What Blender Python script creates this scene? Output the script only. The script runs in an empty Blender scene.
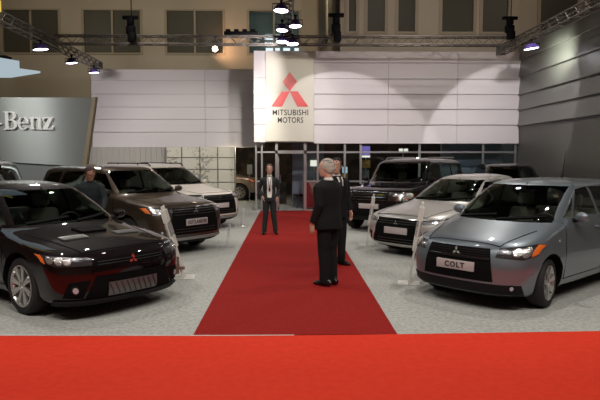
import bpy, bmesh, math, random
import numpy as np
from mathutils import Vector, Matrix
from mathutils.bvhtree import BVHTree
random.seed(7)
PI = math.pi
scene = bpy.context.scene
COL = scene.collection

# ------------------------------------------------------------------ helpers
def link(o, parent=None):
    COL.objects.link(o)
    if parent is not None:
        o.parent = parent
    return o

def tag(o, label=None, cat=None, group=None, kind=None):
    if label: o['label'] = label
    if cat: o['category'] = cat
    if group: o['group'] = group
    if kind: o['kind'] = kind
    return o

def thing(name, label, cat, loc=(0, 0, 0), rz=0.0, group=None):
    o = bpy.data.objects.new(name, None)
    o.empty_display_size = 0.2
    link(o)
    o.location = loc
    o.rotation_euler = (0, 0, rz)
    return tag(o, label, cat, group)

def finish(me, mats, smooth=True, sharp=38):
    if not isinstance(mats, (list, tuple)): mats = [mats]
    if len(me.materials) == 0:
        for m in mats: me.materials.append(m)
    if smooth:
        me.polygons.foreach_set('use_smooth', [True] * len(me.polygons))
        if sharp: me.set_sharp_from_angle(angle=math.radians(sharp))
    me.update()
    return me

def obj(name, bm, mats, parent=None, smooth=True, sharp=38, label=None):
    me = bpy.data.meshes.new(name)
    bmesh.ops.remove_doubles(bm, verts=bm.verts, dist=1e-6)
    bm.normal_update()
    bm.to_mesh(me); bm.free()
    finish(me, mats, smooth, sharp)
    o = link(bpy.data.objects.new(name, me), parent)
    if label: o['label'] = label
    return o

def mesh_obj(name, me, parent=None):
    return link(bpy.data.objects.new(name, me), parent)

def copy_tree(o, parent=None):
    c = o.copy()
    link(c, parent)
    for ch in list(o.children):
        copy_tree(ch, c)
    return c

def box(bm, lo, hi, bev=0.0, mi=0, mtx=None):
    b = bmesh.new()
    bmesh.ops.create_cube(b, size=1)
    lo, hi = Vector(lo), Vector(hi)
    s, c = hi - lo, (hi + lo) / 2
    for v in b.verts:
        v.co = Vector((v.co.x * s.x, v.co.y * s.y, v.co.z * s.z)) + c
    if bev > 0:
        bmesh.ops.bevel(b, geom=b.edges[:], offset=min(bev, 0.45 * min(s)), segments=2, profile=0.5, affect='EDGES')
    merge(bm, b, mi, mtx)

def merge(bm, b, mi=None, mtx=None):
    if mtx is not None: b.transform(mtx)
    vm = {}
    for v in b.verts: vm[v] = bm.verts.new(v.co)
    for f in b.faces:
        try: nf = bm.faces.new([vm[v] for v in f.verts])
        except ValueError: continue
        nf.material_index = f.material_index if mi is None else mi
    b.free()

def frame(d):
    d = Vector(d).normalized()
    a = Vector((0, 0, 1)) if abs(d.z) < 0.9 else Vector((1, 0, 0))
    u = d.cross(a).normalized()
    return u, d.cross(u).normalized()

def tube(bm, pts, r, segs=8, mi=0, cap=True, r2=None, up=None):
    """round (or elliptic, r2) tube through pts; r a number or one per point"""
    pts = [Vector(p) for p in pts]
    n = len(pts)
    rs = r if isinstance(r, (list, tuple)) else [r] * n
    r2s = (r2 if isinstance(r2, (list, tuple)) else [r2] * n) if r2 is not None else rs
    rings = []
    u = None
    for i, p in enumerate(pts):
        d = (pts[min(i + 1, n - 1)] - pts[max(i - 1, 0)]).normalized()
        if up is not None:
            u = Vector(up) - d * d.dot(Vector(up)); u.normalize()
        elif u is None:
            u, _ = frame(d)
        else:
            u = (u - d * d.dot(u)).normalized()
        w = d.cross(u)
        rings.append([bm.verts.new(p + u * math.cos(2 * PI * k / segs) * rs[i] + w * math.sin(2 * PI * k / segs) * r2s[i]) for k in range(segs)])
    for a, b in zip(rings, rings[1:]):
        for k in range(segs):
            f = bm.faces.new((a[k], a[(k + 1) % segs], b[(k + 1) % segs], b[k])); f.material_index = mi
    if cap:
        f = bm.faces.new(list(reversed(rings[0]))); f.material_index = mi
        f = bm.faces.new(rings[-1]); f.material_index = mi

def ball(bm, c, r, u=16, v=10, mi=0, mtx=None):
    b = bmesh.new()
    bmesh.ops.create_uvsphere(b, u_segments=u, v_segments=v, radius=1)
    r = r if isinstance(r, (tuple, list)) else (r, r, r)
    for w in b.verts:
        w.co = Vector((w.co.x * r[0], w.co.y * r[1], w.co.z * r[2]))
    if mtx is not None: b.transform(mtx)
    b.transform(Matrix.Translation(Vector(c)))
    merge(bm, b, mi)

def lathe(bm, prof, segs=32, axis='Y', mi=0):
    """prof: list of (radius, along axis)"""
    rings = []
    for r, a in prof:
        ring = []
        for k in range(segs):
            t = 2 * PI * k / segs
            c, s = r * math.cos(t), r * math.sin(t)
            ring.append(bm.verts.new({'Y': (c, a, s), 'X': (a, c, s), 'Z': (c, s, a)}[axis]))
        rings.append(ring)
    for a, b in zip(rings, rings[1:]):
        for k in range(segs):
            f = bm.faces.new((a[k], a[(k + 1) % segs], b[(k + 1) % segs], b[k])); f.material_index = mi
    for ring in (rings[0], rings[-1]):
        try:
            f = bm.faces.new(ring); f.material_index = mi
        except ValueError: pass
    bmesh.ops.recalc_face_normals(bm, faces=bm.faces[:])

def prism(bm, poly, z0, z1, mi=0, mtx=None):
    """poly in (x, y), extruded along z"""
    b = bmesh.new()
    lo = [b.verts.new((p[0], p[1], z0)) for p in poly]
    hi = [b.verts.new((p[0], p[1], z1)) for p in poly]
    b.faces.new(list(reversed(lo))); b.faces.new(hi)
    n = len(poly)
    for k in range(n):
        b.faces.new((lo[k], lo[(k + 1) % n], hi[(k + 1) % n], hi[k]))
    bmesh.ops.recalc_face_normals(b, faces=b.faces[:])
    merge(bm, b, mi, mtx)

# XZ-plane prism (front faces -Y): poly in (x, z) between y0 and y1
M_XZ = Matrix(((1, 0, 0, 0), (0, 0, 1, 0), (0, 1, 0, 0), (0, 0, 0, 1)))
def plate_xz(bm, poly, y0, y1, mi=0, mtx=None):
    m = M_XZ if mtx is None else mtx @ M_XZ
    prism(bm, poly, y0, y1, mi, m)

def evaluated(o):
    dg = bpy.context.evaluated_depsgraph_get()
    dg.update()
    return bpy.data.meshes.new_from_object(o.evaluated_get(dg), preserve_all_data_layers=False, depsgraph=dg)

def remeshed(bm, voxel, smooth_it=4, name='tmp'):
    bmesh.ops.recalc_face_normals(bm, faces=bm.faces[:])
    me = bpy.data.meshes.new(name); bm.to_mesh(me); bm.free()
    o = link(bpy.data.objects.new(name, me))
    m = o.modifiers.new('r', 'REMESH'); m.mode = 'VOXEL'; m.voxel_size = voxel; m.adaptivity = 0
    if smooth_it:
        s = o.modifiers.new('s', 'SMOOTH'); s.iterations = smooth_it; s.factor = 0.5
    res = evaluated(o)
    bpy.data.objects.remove(o); bpy.data.meshes.remove(me)
    return res

def text_mesh(txt, size, depth, offset=0.0, spacing=1.0, align='CENTER'):
    cu = bpy.data.curves.new('txt', 'FONT')
    cu.body = txt; cu.size = size; cu.extrude = depth; cu.offset = offset
    cu.align_x = align; cu.align_y = 'CENTER'; cu.space_character = spacing; cu.resolution_u = 4
    o = link(bpy.data.objects.new('txt', cu))
    me = evaluated(o)
    bpy.data.objects.remove(o); bpy.data.curves.remove(cu)
    return me

# ------------------------------------------------------------------ materials
def mat(name, col, rough=0.5, metal=0.0, coat=0.0, spec=0.5, emit=None, estr=0.0, noise=None, bump=None, flake=None):
    m = bpy.data.materials.new(name); m.use_nodes = True
    nt = m.node_tree; b = nt.nodes['Principled BSDF']
    b.inputs['Base Color'].default_value = (*col, 1)
    b.inputs['Roughness'].default_value = rough
    b.inputs['Metallic'].default_value = metal
    b.inputs['Coat Weight'].default_value = coat
    b.inputs['Coat Roughness'].default_value = 0.03
    b.inputs['Specular IOR Level'].default_value = spec
    if emit:
        b.inputs['Emission Color'].default_value = (*emit, 1)
        b.inputs['Emission Strength'].default_value = estr
    if noise:                                   # (scale, second colour, contrast low, high)
        tc = nt.nodes.new('ShaderNodeTexCoord'); n = nt.nodes.new('ShaderNodeTexNoise')
        n.inputs['Scale'].default_value = noise[0]; n.inputs['Detail'].default_value = 3
        r = nt.nodes.new('ShaderNodeValToRGB')
        r.color_ramp.elements[0].position = noise[2]; r.color_ramp.elements[1].position = noise[3]
        r.color_ramp.elements[0].color = (*col, 1); r.color_ramp.elements[1].color = (*noise[1], 1)
        nt.links.new(tc.outputs['Object'], n.inputs['Vector'])
        nt.links.new(n.outputs['Fac'], r.inputs['Fac'])
        nt.links.new(r.outputs['Color'], b.inputs['Base Color'])
    if bump:                                    # (scale, strength)
        tc = nt.nodes.new('ShaderNodeTexCoord'); n = nt.nodes.new('ShaderNodeTexNoise')
        n.inputs['Scale'].default_value = bump[0]
        bp = nt.nodes.new('ShaderNodeBump'); bp.inputs['Strength'].default_value = bump[1]; bp.inputs['Distance'].default_value = 0.01
        nt.links.new(tc.outputs['Object'], n.inputs['Vector'])
        nt.links.new(n.outputs['Fac'], bp.inputs['Height'])
        nt.links.new(bp.outputs['Normal'], b.inputs['Normal'])
    return m

def glass_mat(name, tint, gloss=0.04, rough=0.02):
    m = bpy.data.materials.new(name); m.use_nodes = True
    nt = m.node_tree; nt.nodes.clear()
    out = nt.nodes.new('ShaderNodeOutputMaterial')
    tr = nt.nodes.new('ShaderNodeBsdfTransparent'); tr.inputs['Color'].default_value = (*tint, 1)
    gl = nt.nodes.new('ShaderNodeBsdfGlossy'); gl.inputs['Roughness'].default_value = rough
    gl.inputs['Color'].default_value = (0.9, 0.95, 0.95, 1)
    fr = nt.nodes.new('ShaderNodeFresnel'); fr.inputs['IOR'].default_value = 1.5
    mx = nt.nodes.new('ShaderNodeMixShader')
    nt.links.new(fr.outputs['Fac'], mx.inputs['Fac'])
    nt.links.new(tr.outputs['BSDF'], mx.inputs[1]); nt.links.new(gl.outputs['BSDF'], mx.inputs[2])
    nt.links.new(mx.outputs['Shader'], out.inputs['Surface'])
    return m

def emit_mat(name, col, strength):
    m = bpy.data.materials.new(name); m.use_nodes = True
    nt = m.node_tree; nt.nodes.clear()
    out = nt.nodes.new('ShaderNodeOutputMaterial'); e = nt.nodes.new('ShaderNodeEmission')
    e.inputs['Color'].default_value = (*col, 1); e.inputs['Strength'].default_value = strength
    nt.links.new(e.outputs['Emission'], out.inputs['Surface'])
    return m

M = {}
M['paint_black'] = mat('black_pearl_paint', (0.005, 0.0025, 0.0025), 0.5, 0.0, 1.0, spec=0.05)
M['paint_brown'] = mat('brown_metallic_paint', (0.062, 0.043, 0.028), 0.38, 0.6, 1.0)
M['paint_white'] = mat('warm_white_paint', (0.72, 0.67, 0.58), 0.35, 0.0, 1.0)
M['paint_tan'] = mat('tan_metallic_paint', (0.22, 0.17, 0.13), 0.4, 0.5, 0.8)
M['paint_blue'] = mat('silver_blue_paint', (0.17, 0.205, 0.23), 0.36, 0.6, 1.0)
M['paint_silver'] = mat('silver_paint', (0.50, 0.49, 0.46), 0.36, 0.6, 1.0)
M['paint_suv'] = mat('black_suv_paint', (0.008, 0.006, 0.007), 0.5, 0.0, 1.0, spec=0.05)
M['trim'] = mat('black_plastic', (0.006, 0.006, 0.006), 0.6, spec=0.2)
M['gap'] = mat('shut_line_black', (0.003, 0.003, 0.003), 0.8, spec=0.1)
M['rubber'] = mat('tyre_rubber', (0.010, 0.010, 0.010), 0.75, bump=(60, 0.2))
M['alloy'] = mat('alloy_wheel', (0.55, 0.54, 0.53), 0.3, 0.85)
M['disc'] = mat('brake_disc_grey', (0.08, 0.08, 0.08), 0.4, 0.8)
M['chrome'] = mat('chrome', (0.75, 0.75, 0.75), 0.12, 1.0)
M['lamp_dark'] = mat('lamp_housing', (0.10, 0.10, 0.105), 0.22, 0.8, 1.0, bump=(30, 0.5))
M['lamp_bright'] = mat('lamp_reflector', (0.85, 0.84, 0.82), 0.22, 0.9, 1.0, bump=(45, 0.6))
M['fog'] = mat('fog_reflector', (0.42, 0.42, 0.46), 0.3, 0.0, 1.0, bump=(60, 0.5))
M['lip'] = mat('skid_lip_grey', (0.30, 0.29, 0.28), 0.45, 0.5)
M['amber'] = mat('amber_lens', (0.75, 0.16, 0.02), 0.25, 0.0, 1.0)
M['plate'] = mat('pale_number_plate', (0.44, 0.385, 0.38), 0.5)
M['plate_text'] = mat('plate_lettering', (0.03, 0.03, 0.03), 0.5)
M['mesh_grey'] = mat('intercooler_mesh', (0.16, 0.16, 0.16), 0.4, 0.7)
M['seat'] = mat('car_seat_fabric', (0.26, 0.25, 0.21), 0.8)
M['dash'] = mat('dashboard_plastic', (0.02, 0.02, 0.02), 0.6)
M['glass'] = glass_mat('car_glass', (0.80, 0.86, 0.80))
M['glass_mid'] = glass_mat('tinted_car_glass', (0.62, 0.70, 0.64))
M['glass_dark'] = glass_mat('dark_car_glass', (0.12, 0.13, 0.12))
M['red_badge'] = mat('badge_red', (0.45, 0.05, 0.04), 0.3, 0.3, 1.0)
# ------------------------------------------------------------------ cars
def pchip(knots):
    x = np.array([k[0] for k in knots], float); y = np.array([k[1] for k in knots], float)
    h = np.diff(x); d = np.diff(y) / h
    m = np.zeros_like(y)
    for i in range(1, len(x) - 1):
        if d[i - 1] * d[i] > 0:
            w1, w2 = 2 * h[i] + h[i - 1], h[i] + 2 * h[i - 1]
            m[i] = (w1 + w2) / (w1 / d[i - 1] + w2 / d[i])
    m[0], m[-1] = d[0], d[-1]
    def f(t):
        t = min(max(t, x[0]), x[-1])
        i = min(max(int(np.searchsorted(x, t)) - 1, 0), len(h) - 1)
        s = (t - x[i]) / h[i]
        return float((1 + 2 * s) * (1 - s) ** 2 * y[i] + s * (1 - s) ** 2 * h[i] * m[i] + s * s * (3 - 2 * s) * y[i + 1] + s * s * (s - 1) * h[i] * m[i + 1])
    return f

class Shape:
    """car body as a stack of rounded horizontal outlines; x runs from 0 (nose) to -L"""
    def __init__(s, spec):
        s.__dict__.update(spec)
        s.xf, s.xr, s.w = pchip(s.front), pchip(s.rear), pchip(s.width)
        s.dfk, s.drk, s.nk = pchip(s.df), pchip(s.dr), pchip(s.nexp)
        s.z0, s.z1 = s.width[0][0], s.width[-1][0]
    def d(s, z):
        gap = s.xf(z) - s.xr(z)
        return min(s.dfk(z), 0.46 * gap), min(s.drk(z), 0.46 * gap)
    def post(s, x, y, z):
        a = abs(y)
        a *= 1 - 0.022 * ((x + s.L / 2) / (s.L / 2)) ** 2
        if z < 0.85:
            for cx in s.axles:
                q = math.hypot(x - cx, z - s.R)
                a += 0.022 * math.exp(-((q - s.R - 0.05) / 0.07) ** 2) * min(1, max(0, (a / s.w(z) - 0.7) / 0.25))
        return Vector((x + s.L / 2, math.copysign(a, y), z))
    def fr(s, u, z):                      # front: u in -1..1, 0 = centre line, +1 = flank
        d, _ = s.d(z); n = s.nk(z); p = abs(u) * PI / 2
        x = s.xf(z) - d + d * max(0, math.cos(p)) ** (2 / n)
        return s.post(x, math.copysign(s.w(z) * math.sin(p) ** (2 / n), u), z)
    def u_y(s, y, z):
        n = s.nk(z); return math.copysign(math.asin(min(1, (abs(y) / s.w(z)) ** (n / 2))) / (PI / 2), y)
    def u_x(s, x, z, sg=1):               # u where the front rounding reaches x
        d, _ = s.d(z); n = s.nk(z)
        c = min(1, max(0, (x - (s.xf(z) - d)) / d))
        return sg * math.acos(c ** (n / 2)) / (PI / 2)
    def half(s, x, z):
        d, e = s.d(z); n = s.nk(z); a, b = s.xf(z) - d, s.xr(z) + e
        if x > a:
            t = (x - a) / d; return s.w(z) * max(0, 1 - t ** n) ** (1 / n) if t < 1 else 0
        if x < b:
            t = (b - x) / e; return s.w(z) * max(0, 1 - t ** n) ** (1 / n) if t < 1 else 0
        return s.w(z)
    def side(s, x, z, sg=1):
        return s.post(x, sg * s.half(x, z), z)
    def top(s, x, y):
        lo, hi = 0.6, s.z1
        for _ in range(26):
            m = (lo + hi) / 2
            if s.half(x, m) > abs(y): lo = m
            else: hi = m
        p = s.post(x, y, lo)
        return Vector((p.x, y, lo))

def mapped_patch(bm, fn, poly, thick=0.006, off=0.0, du=0.05, dv=0.05, mi=0, center=(0, 0, 0.7)):
    """a raised panel: polygon in a surface's own coordinates, gridded, mapped on and given thickness"""
    b = bmesh.new()
    b.faces.new([b.verts.new((p[0], p[1], 0)) for p in poly])
    us = [p[0] for p in poly]; vs = [p[1] for p in poly]
    for ax, lo, hi, st in ((0, min(us), max(us), du), (1, min(vs), max(vs), dv)):
        k = max(1, math.ceil((hi - lo) / st))
        for i in range(1, k):
            co = [0, 0, 0]; no = [0, 0, 0]; co[ax] = lo + (hi - lo) * i / k; no[ax] = 1
            bmesh.ops.bisect_plane(b, geom=b.verts[:] + b.edges[:] + b.faces[:], plane_co=co, plane_no=no, dist=1e-6)
    eps = 2e-3; c = Vector(center)
    base = {}
    for v in b.verts:
        u, w = v.co.x, v.co.y
        p = fn(u, w)
        a = fn(u + eps, w) - fn(u - eps, w); q = fn(u, w + eps) - fn(u, w - eps)
        n = a.cross(q)
        if n.length < 1e-12: n = p - c
        n.normalize()
        if n.dot(p - c) < 0: n = -n
        base[v] = (p + n * (off + thick), p + n * (off - 0.012))
    hi = {v: bm.verts.new(base[v][0]) for v in b.verts}
    lo = {v: bm.verts.new(base[v][1]) for v in b.verts if any(len(e.link_faces) == 1 for e in v.link_edges)}
    for f in b.faces:
        g = bm.faces.new([hi[v] for v in f.verts]); g.material_index = mi
        n = (hi[f.verts[0]].co - c)
        g.normal_update()
        if g.normal.dot(g.calc_center_median() - c) < 0: g.normal_flip()
    for e in b.edges:
        if len(e.link_faces) == 1:
            a, d = e.verts
            g = bm.faces.new((hi[a], hi[d], lo[d], lo[a])); g.material_index = mi
    b.free()

def body_mesh(S):
    """bodywork with wheel arches; faces sorted into paint, trim and the window regions"""
    zs = np.linspace(S.z0, S.z1, 700)
    A = np.array([[S.xf(z), S.xr(z), S.w(z), z] for z in zs])
    step = np.abs(np.diff(A, axis=0)).max(axis=1) * 0.6 + np.abs(np.diff(A[:, 3])) * 0.6
    cum = np.concatenate([[0], np.cumsum(step)])
    levels = np.interp(np.linspace(0, cum[-1], S.rows), cum, zs)
    bm = bmesh.new()
    NF, NS, NR = 20, 26, 12
    rings = []
    for z in levels:
        d, e = S.d(z); n = S.nk(z); w = S.w(z)
        a, b = S.xf(z) - d, S.xr(z) + e
        half = []
        for i in range(NF + 1):
            p = PI / 2 * i / NF
            half.append((a + d * max(0, math.cos(p)) ** (2 / n), w * math.sin(p) ** (2 / n)))
        for i in range(1, NS): half.append((a + (b - a) * i / NS, w))
        for i in range(NR + 1):
            p = PI / 2 * (1 - i / NR)
            half.append((b - e * max(0, math.cos(p)) ** (2 / n), w * math.sin(p) ** (2 / n)))
        half[-1] = (S.xr(z), 0.0)
        ring = [bm.verts.new(S.post(x, y, z)) for x, y in half]
        ring += [bm.verts.new(S.post(x, -y, z)) for x, y in reversed(half[1:-1])]
        rings.append(ring)
    K = len(rings[0])
    for r0, r1 in zip(rings, rings[1:]):
        for k in range(K):
            bm.faces.new((r0[k], r1[k], r1[(k + 1) % K], r0[(k + 1) % K]))
    bm.faces.new(rings[0]); bm.faces.new(list(reversed(rings[-1])))
    bmesh.ops.recalc_face_normals(bm, faces=bm.faces[:])
    h = S.L / 2
    def cut(co, no, sel):
        bm.normal_update()
        fs = [f for f in bm.faces if sel(f.calc_center_median(), f.normal)]
        es = {e for f in fs for e in f.edges}; vs = {v for f in fs for v in f.verts}
        bmesh.ops.bisect_plane(bm, geom=list(vs) + list(es) + fs, plane_co=co, plane_no=no, dist=1e-5)
    def lines(poly): return list(zip(poly, poly[1:] + poly[:1]))
    def inside(poly, p):
        s = None
        for a, b in lines(poly):
            c = (b[0] - a[0]) * (p[1] - a[1]) - (b[1] - a[1]) * (p[0] - a[0])
            if s is None: s = c > 0
            elif (c > 0) != s: return False
        return True
    zb = S.belt
    for poly in S.side_windows:
        P = [(x + h, z) for x, z in poly]
        for a, b in lines(P):
            cut((a[0], 0, a[1]), (-(b[1] - a[1]), 0, b[0] - a[0]), lambda c, n: c.z > zb - 0.06 and abs(n.y) > 0.35)
    def ws(poly, sg):
        for a, b in lines(poly):
            cut((0, a[0], a[1]), (0, -(b[1] - a[1]), b[0] - a[0]), lambda c, n: c.z > zb - 0.06 and n.x * sg > 0.05 and c.x * sg > (-9 if sg > 0 else 0))
    ws(S.windshield, 1); ws(S.rear_window, -1)
    if S.clad: cut((0, 0, S.clad), (0, 0, 1), lambda c, n: True)
    bm.normal_update()
    for f in bm.faces:
        c = f.calc_center_median(); n = f.normal; mi = 0
        if (S.clad and c.z < S.clad) or (n.z < -0.9 and c.z < 0.4): mi = 1
        elif c.z > zb - 0.06:
            if n.x > 0.12 and inside(S.windshield, (c.y, c.z)) and c.x > S.xf(S.windshield[2][1]) + h - 0.25: mi = 2
            elif n.x < -0.12 and inside(S.rear_window, (c.y, c.z)) and c.x < S.xr(S.rear_window[2][1]) + h + 0.25: mi = 4
            elif abs(n.y) > 0.35:
                for poly in S.side_windows:
                    if inside([(x + h, z) for x, z in poly], (c.x, c.z)): mi = 3
        f.material_index = mi
    me = bpy.data.meshes.new('b'); bm.to_mesh(me); bm.free()
    for k in ('a', 'b', 'c', 'd', 'e', 'f'): me.materials.append(M['trim'])
    cb = bmesh.new()
    for cx in S.axles:
        for sg in (1, -1):
            b = bmesh.new()
            bmesh.ops.create_cone(b, cap_ends=True, segments=40, radius1=S.R + 0.055, radius2=S.R + 0.055, depth=0.55)
            b.transform(Matrix.Translation((cx + h, sg * (S.W / 2 - 0.27 + 0.275), S.R + 0.01)) @ Matrix.Rotation(PI / 2, 4, 'X'))
            merge(cb, b, 5)
    cme = bpy.data.meshes.new('c'); cb.to_mesh(cme); cb.free()
    for k in range(6): cme.materials.append(M['trim'])
    o = link(bpy.data.objects.new('b', me)); c = link(bpy.data.objects.new('c', cme))
    m = o.modifiers.new('x', 'BOOLEAN'); m.operation = 'DIFFERENCE'; m.object = c; m.solver = 'EXACT'
    try: m.material_mode = 'INDEX'
    except Exception: pass
    res = evaluated(o)
    bpy.data.objects.remove(o); bpy.data.objects.remove(c)
    return res

def split_mesh(me, idx):
    b = bmesh.new(); b.from_mesh(me)
    bmesh.ops.delete(b, geom=[f for f in b.faces if f.material_index not in idx], context='FACES')
    for f in b.faces: f.material_index = idx.index(f.material_index) if len(idx) > 1 else 0
    return b

def build_wheel(S, spokes):
    R = S.R; r = R * S.rim
    t = bmesh.new()
    lathe(t, [(r * 0.97, -0.09), (r + 0.01, -0.105), (R - 0.03, -0.108), (R - 0.008, -0.09), (R, -0.06), (R, 0.06), (R - 0.008, 0.09), (R - 0.03, 0.108), (r + 0.01, 0.105), (r * 0.97, 0.09), (r * 0.95, 0.0), (r * 0.97, -0.09)], 40)
    q = bmesh.new()
    lathe(q, [(r * 0.90, 0.02), (r * 0.985, 0.085), (r * 0.99, 0.104), (r * 0.93, 0.104), (r * 0.88, 0.085), (r * 0.86, 0.02)], 40)
    hub = bmesh.new(); lathe(hub, [(0.001, 0.082), (0.045, 0.08), (0.062, 0.07), (0.065, 0.03), (0.001, 0.03)], 24); merge(q, hub)
    for k in range(spokes):
        a = 2 * PI * k / spokes
        for da in ((-0.09, 0.09) if S.twin else (0,)):
            ww = 0.016 if S.twin else 0.034
            pl = [(0.05, -ww), (r * 0.92, -ww * 0.9), (r * 0.92, ww * 0.9), (0.05, ww)]
            b = bmesh.new(); prism(b, pl, 0.0, 0.032)
            for v in b.verts: v.co.z += 0.052 + 0.03 * (v.co.x / r)
            # local x -> radial, z -> +y outward
            mt = Matrix.Rotation(a + da, 4, 'Y') @ Matrix(((1, 0, 0, 0), (0, 0, 1, 0), (0, -1, 0, 0), (0, 0, 0, 1)))
            merge(q, b, 0, mt)
    d = bmesh.new()
    lathe(d, [(0.001, 0.03), (r * 0.72, 0.03), (r * 0.72, 0.0), (r * 0.9, -0.02), (r * 0.9, -0.06), (0.001, -0.06)], 32)
    mk = lambda n, b, m: finish_bm(n, b, m)
    return mk('tyre', t, M['rubber']), mk('rim', q, M['alloy']), mk('brake_disc', d, M['disc'])

def finish_bm(name, b, m):
    me = bpy.data.meshes.new(name)
    bmesh.ops.recalc_face_normals(b, faces=b.faces[:])
    b.to_mesh(me); b.free()
    return finish(me, m)

def strip(bm, fn, p0, p1, wd, thick=0.003, n=14, off=0.0):
    dx, dy = p1[0] - p0[0], p1[1] - p0[1]; l = math.hypot(dx, dy)
    nx, ny = -dy / l * wd / 2, dx / l * wd / 2
    mapped_patch(bm, fn, [(p0[0] + nx, p0[1] + ny), (p1[0] + nx, p1[1] + ny), (p1[0] - nx, p1[1] - ny), (p0[0] - nx, p0[1] - ny)], thick, off, max(abs(dx) / n, 0.02), max(abs(dy) / n, 0.02))

def disc_poly(cu, cv, ru, rv, n=16):
    return [(cu + ru * math.cos(2 * PI * k / n), cv + rv * math.sin(2 * PI * k / n)) for k in range(n)]

def mirror_poly(p): return [(-a, b) for a, b in reversed(p)]

def make_car(S, name, label, front, theta, paint, glass='glass', plate_text=None, interior=True, steer=0.0, group=None, category='car'):
    F = Vector((math.cos(theta), math.sin(theta), 0))
    base = Vector((front[0], front[1], 0)) - F * (S.L / 2)
    root = thing(name, label, category, base, theta, group)
    me = body_mesh(S)
    obj('body', split_mesh(me, [0, 1, 5]), [paint, M['trim'], M['gap']], root, sharp=50)
    obj('windshield', split_mesh(me, [2]), M[glass], root)
    sw = split_mesh(me, [3])
    # each pane of side glass on its own
    left = {f for f in sw.faces}
    panes = []
    while left:
        st = [left.pop()]; grp = list(st)
        while st:
            f = st.pop()
            for e in f.edges:
                for g in e.link_faces:
                    if g in left: left.discard(g); st.append(g); grp.append(g)
        panes.append([f.index for f in grp])
    pm = bpy.data.meshes.new('p'); sw.to_mesh(pm); sw.free()
    for p in panes:
        if len(p) < 4: continue
        b = bmesh.new(); b.from_mesh(pm); b.faces.ensure_lookup_table()
        keep = set(p)
        bmesh.ops.delete(b, geom=[f for f in b.faces if f.index not in keep], context='FACES')
        obj('side_window', b, M[glass], root)
    obj('rear_window', split_mesh(me, [4]), M[glass], root)
    h = S.L / 2
    # wheels
    tyre, rim, disc = build_wheel(S, S.spokes)
    for cx in S.axles:
        for sg in (1, -1):
            w = mesh_obj('wheel', tyre, root)
            w.location = (cx + h, sg * (S.W / 2 - 0.125), S.R)
            w.rotation_euler = (0, 0.3 * cx, (0 if sg > 0 else PI) + (steer if cx == S.axles[0] else 0))
            mesh_obj('rim', rim, w); mesh_obj('brake_disc', disc, w)
    # mirrors
    for sg in (1, -1):
        mx, mz = S.mirror
        c = S.side(mx, mz, sg)
        b = bmesh.new()
        ball(b, c + Vector((0.02, sg * 0.115, 0.055)), (0.055, 0.095, 0.065), 16, 10)
        for v in b.verts:
            lim = c.x - 0.012
            if v.co.x < lim: v.co.x = lim
        mo = obj('wing_mirror', b, paint, root)
        b = bmesh.new(); tube(b, [c + Vector((0, -sg * 0.02, 0.0)), c + Vector((0.01, sg * 0.09, 0.02))], [0.035, 0.025], 8)
        obj('mirror_arm', b, M['trim'], mo)
        b = bmesh.new(); box(b, (c.x - 0.018, c.y + sg * 0.115 - 0.07, c.z + 0.01), (c.x - 0.0135, c.y + sg * 0.115 + 0.07, c.z + 0.10), 0.002)
        obj('mirror_glass', b, M['chrome'], mo)
    # shut lines and handles
    b = bmesh.new()
    for sg in (1, -1):
        fn = lambda x, z, sg=sg: S.side(x, z, sg)
        for a, c in S.seams: strip(b, fn, a, c, 0.009, 0.0025)
    hf = lambda x, y: S.top(x, y)
    for a, c in S.hood_seams:
        strip(b, hf, a, c, 0.009, 0.003, 16)
        strip(b, hf, (a[0], -a[1]), (c[0], -c[1]), 0.009, 0.003, 16)
    obj('shut_lines', b, M['gap'], root)
    for sg in (1, -1):
        for hx in S.handles:
            b = bmesh.new(); c = S.side(hx, S.belt - 0.13, sg)
            tube(b, [c + Vector((0.10, 0, 0)), c + Vector((0.07, sg * 0.03, 0)), c + Vector((-0.07, sg * 0.03, 0)), c + Vector((-0.10, 0, 0))], 0.013, 8)
            obj('door_handle', b, paint, root)
    # wipers
    for y0, y1 in ((0.60, 0.05), (-0.02, -0.58)):
        z0 = S.windshield[0][1] + 0.015
        b = bmesh.new(); strip(b, lambda y, z: S.fr(S.u_y(y, z), z), (y0, z0 + 0.05), (y1, z0), 0.018, 0.014, 10)
        obj('wiper', b, M['gap'], root)
    if interior: add_interior(S, root)
    for part in S.details(S, root, paint, plate_text): pass
    return root

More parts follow.
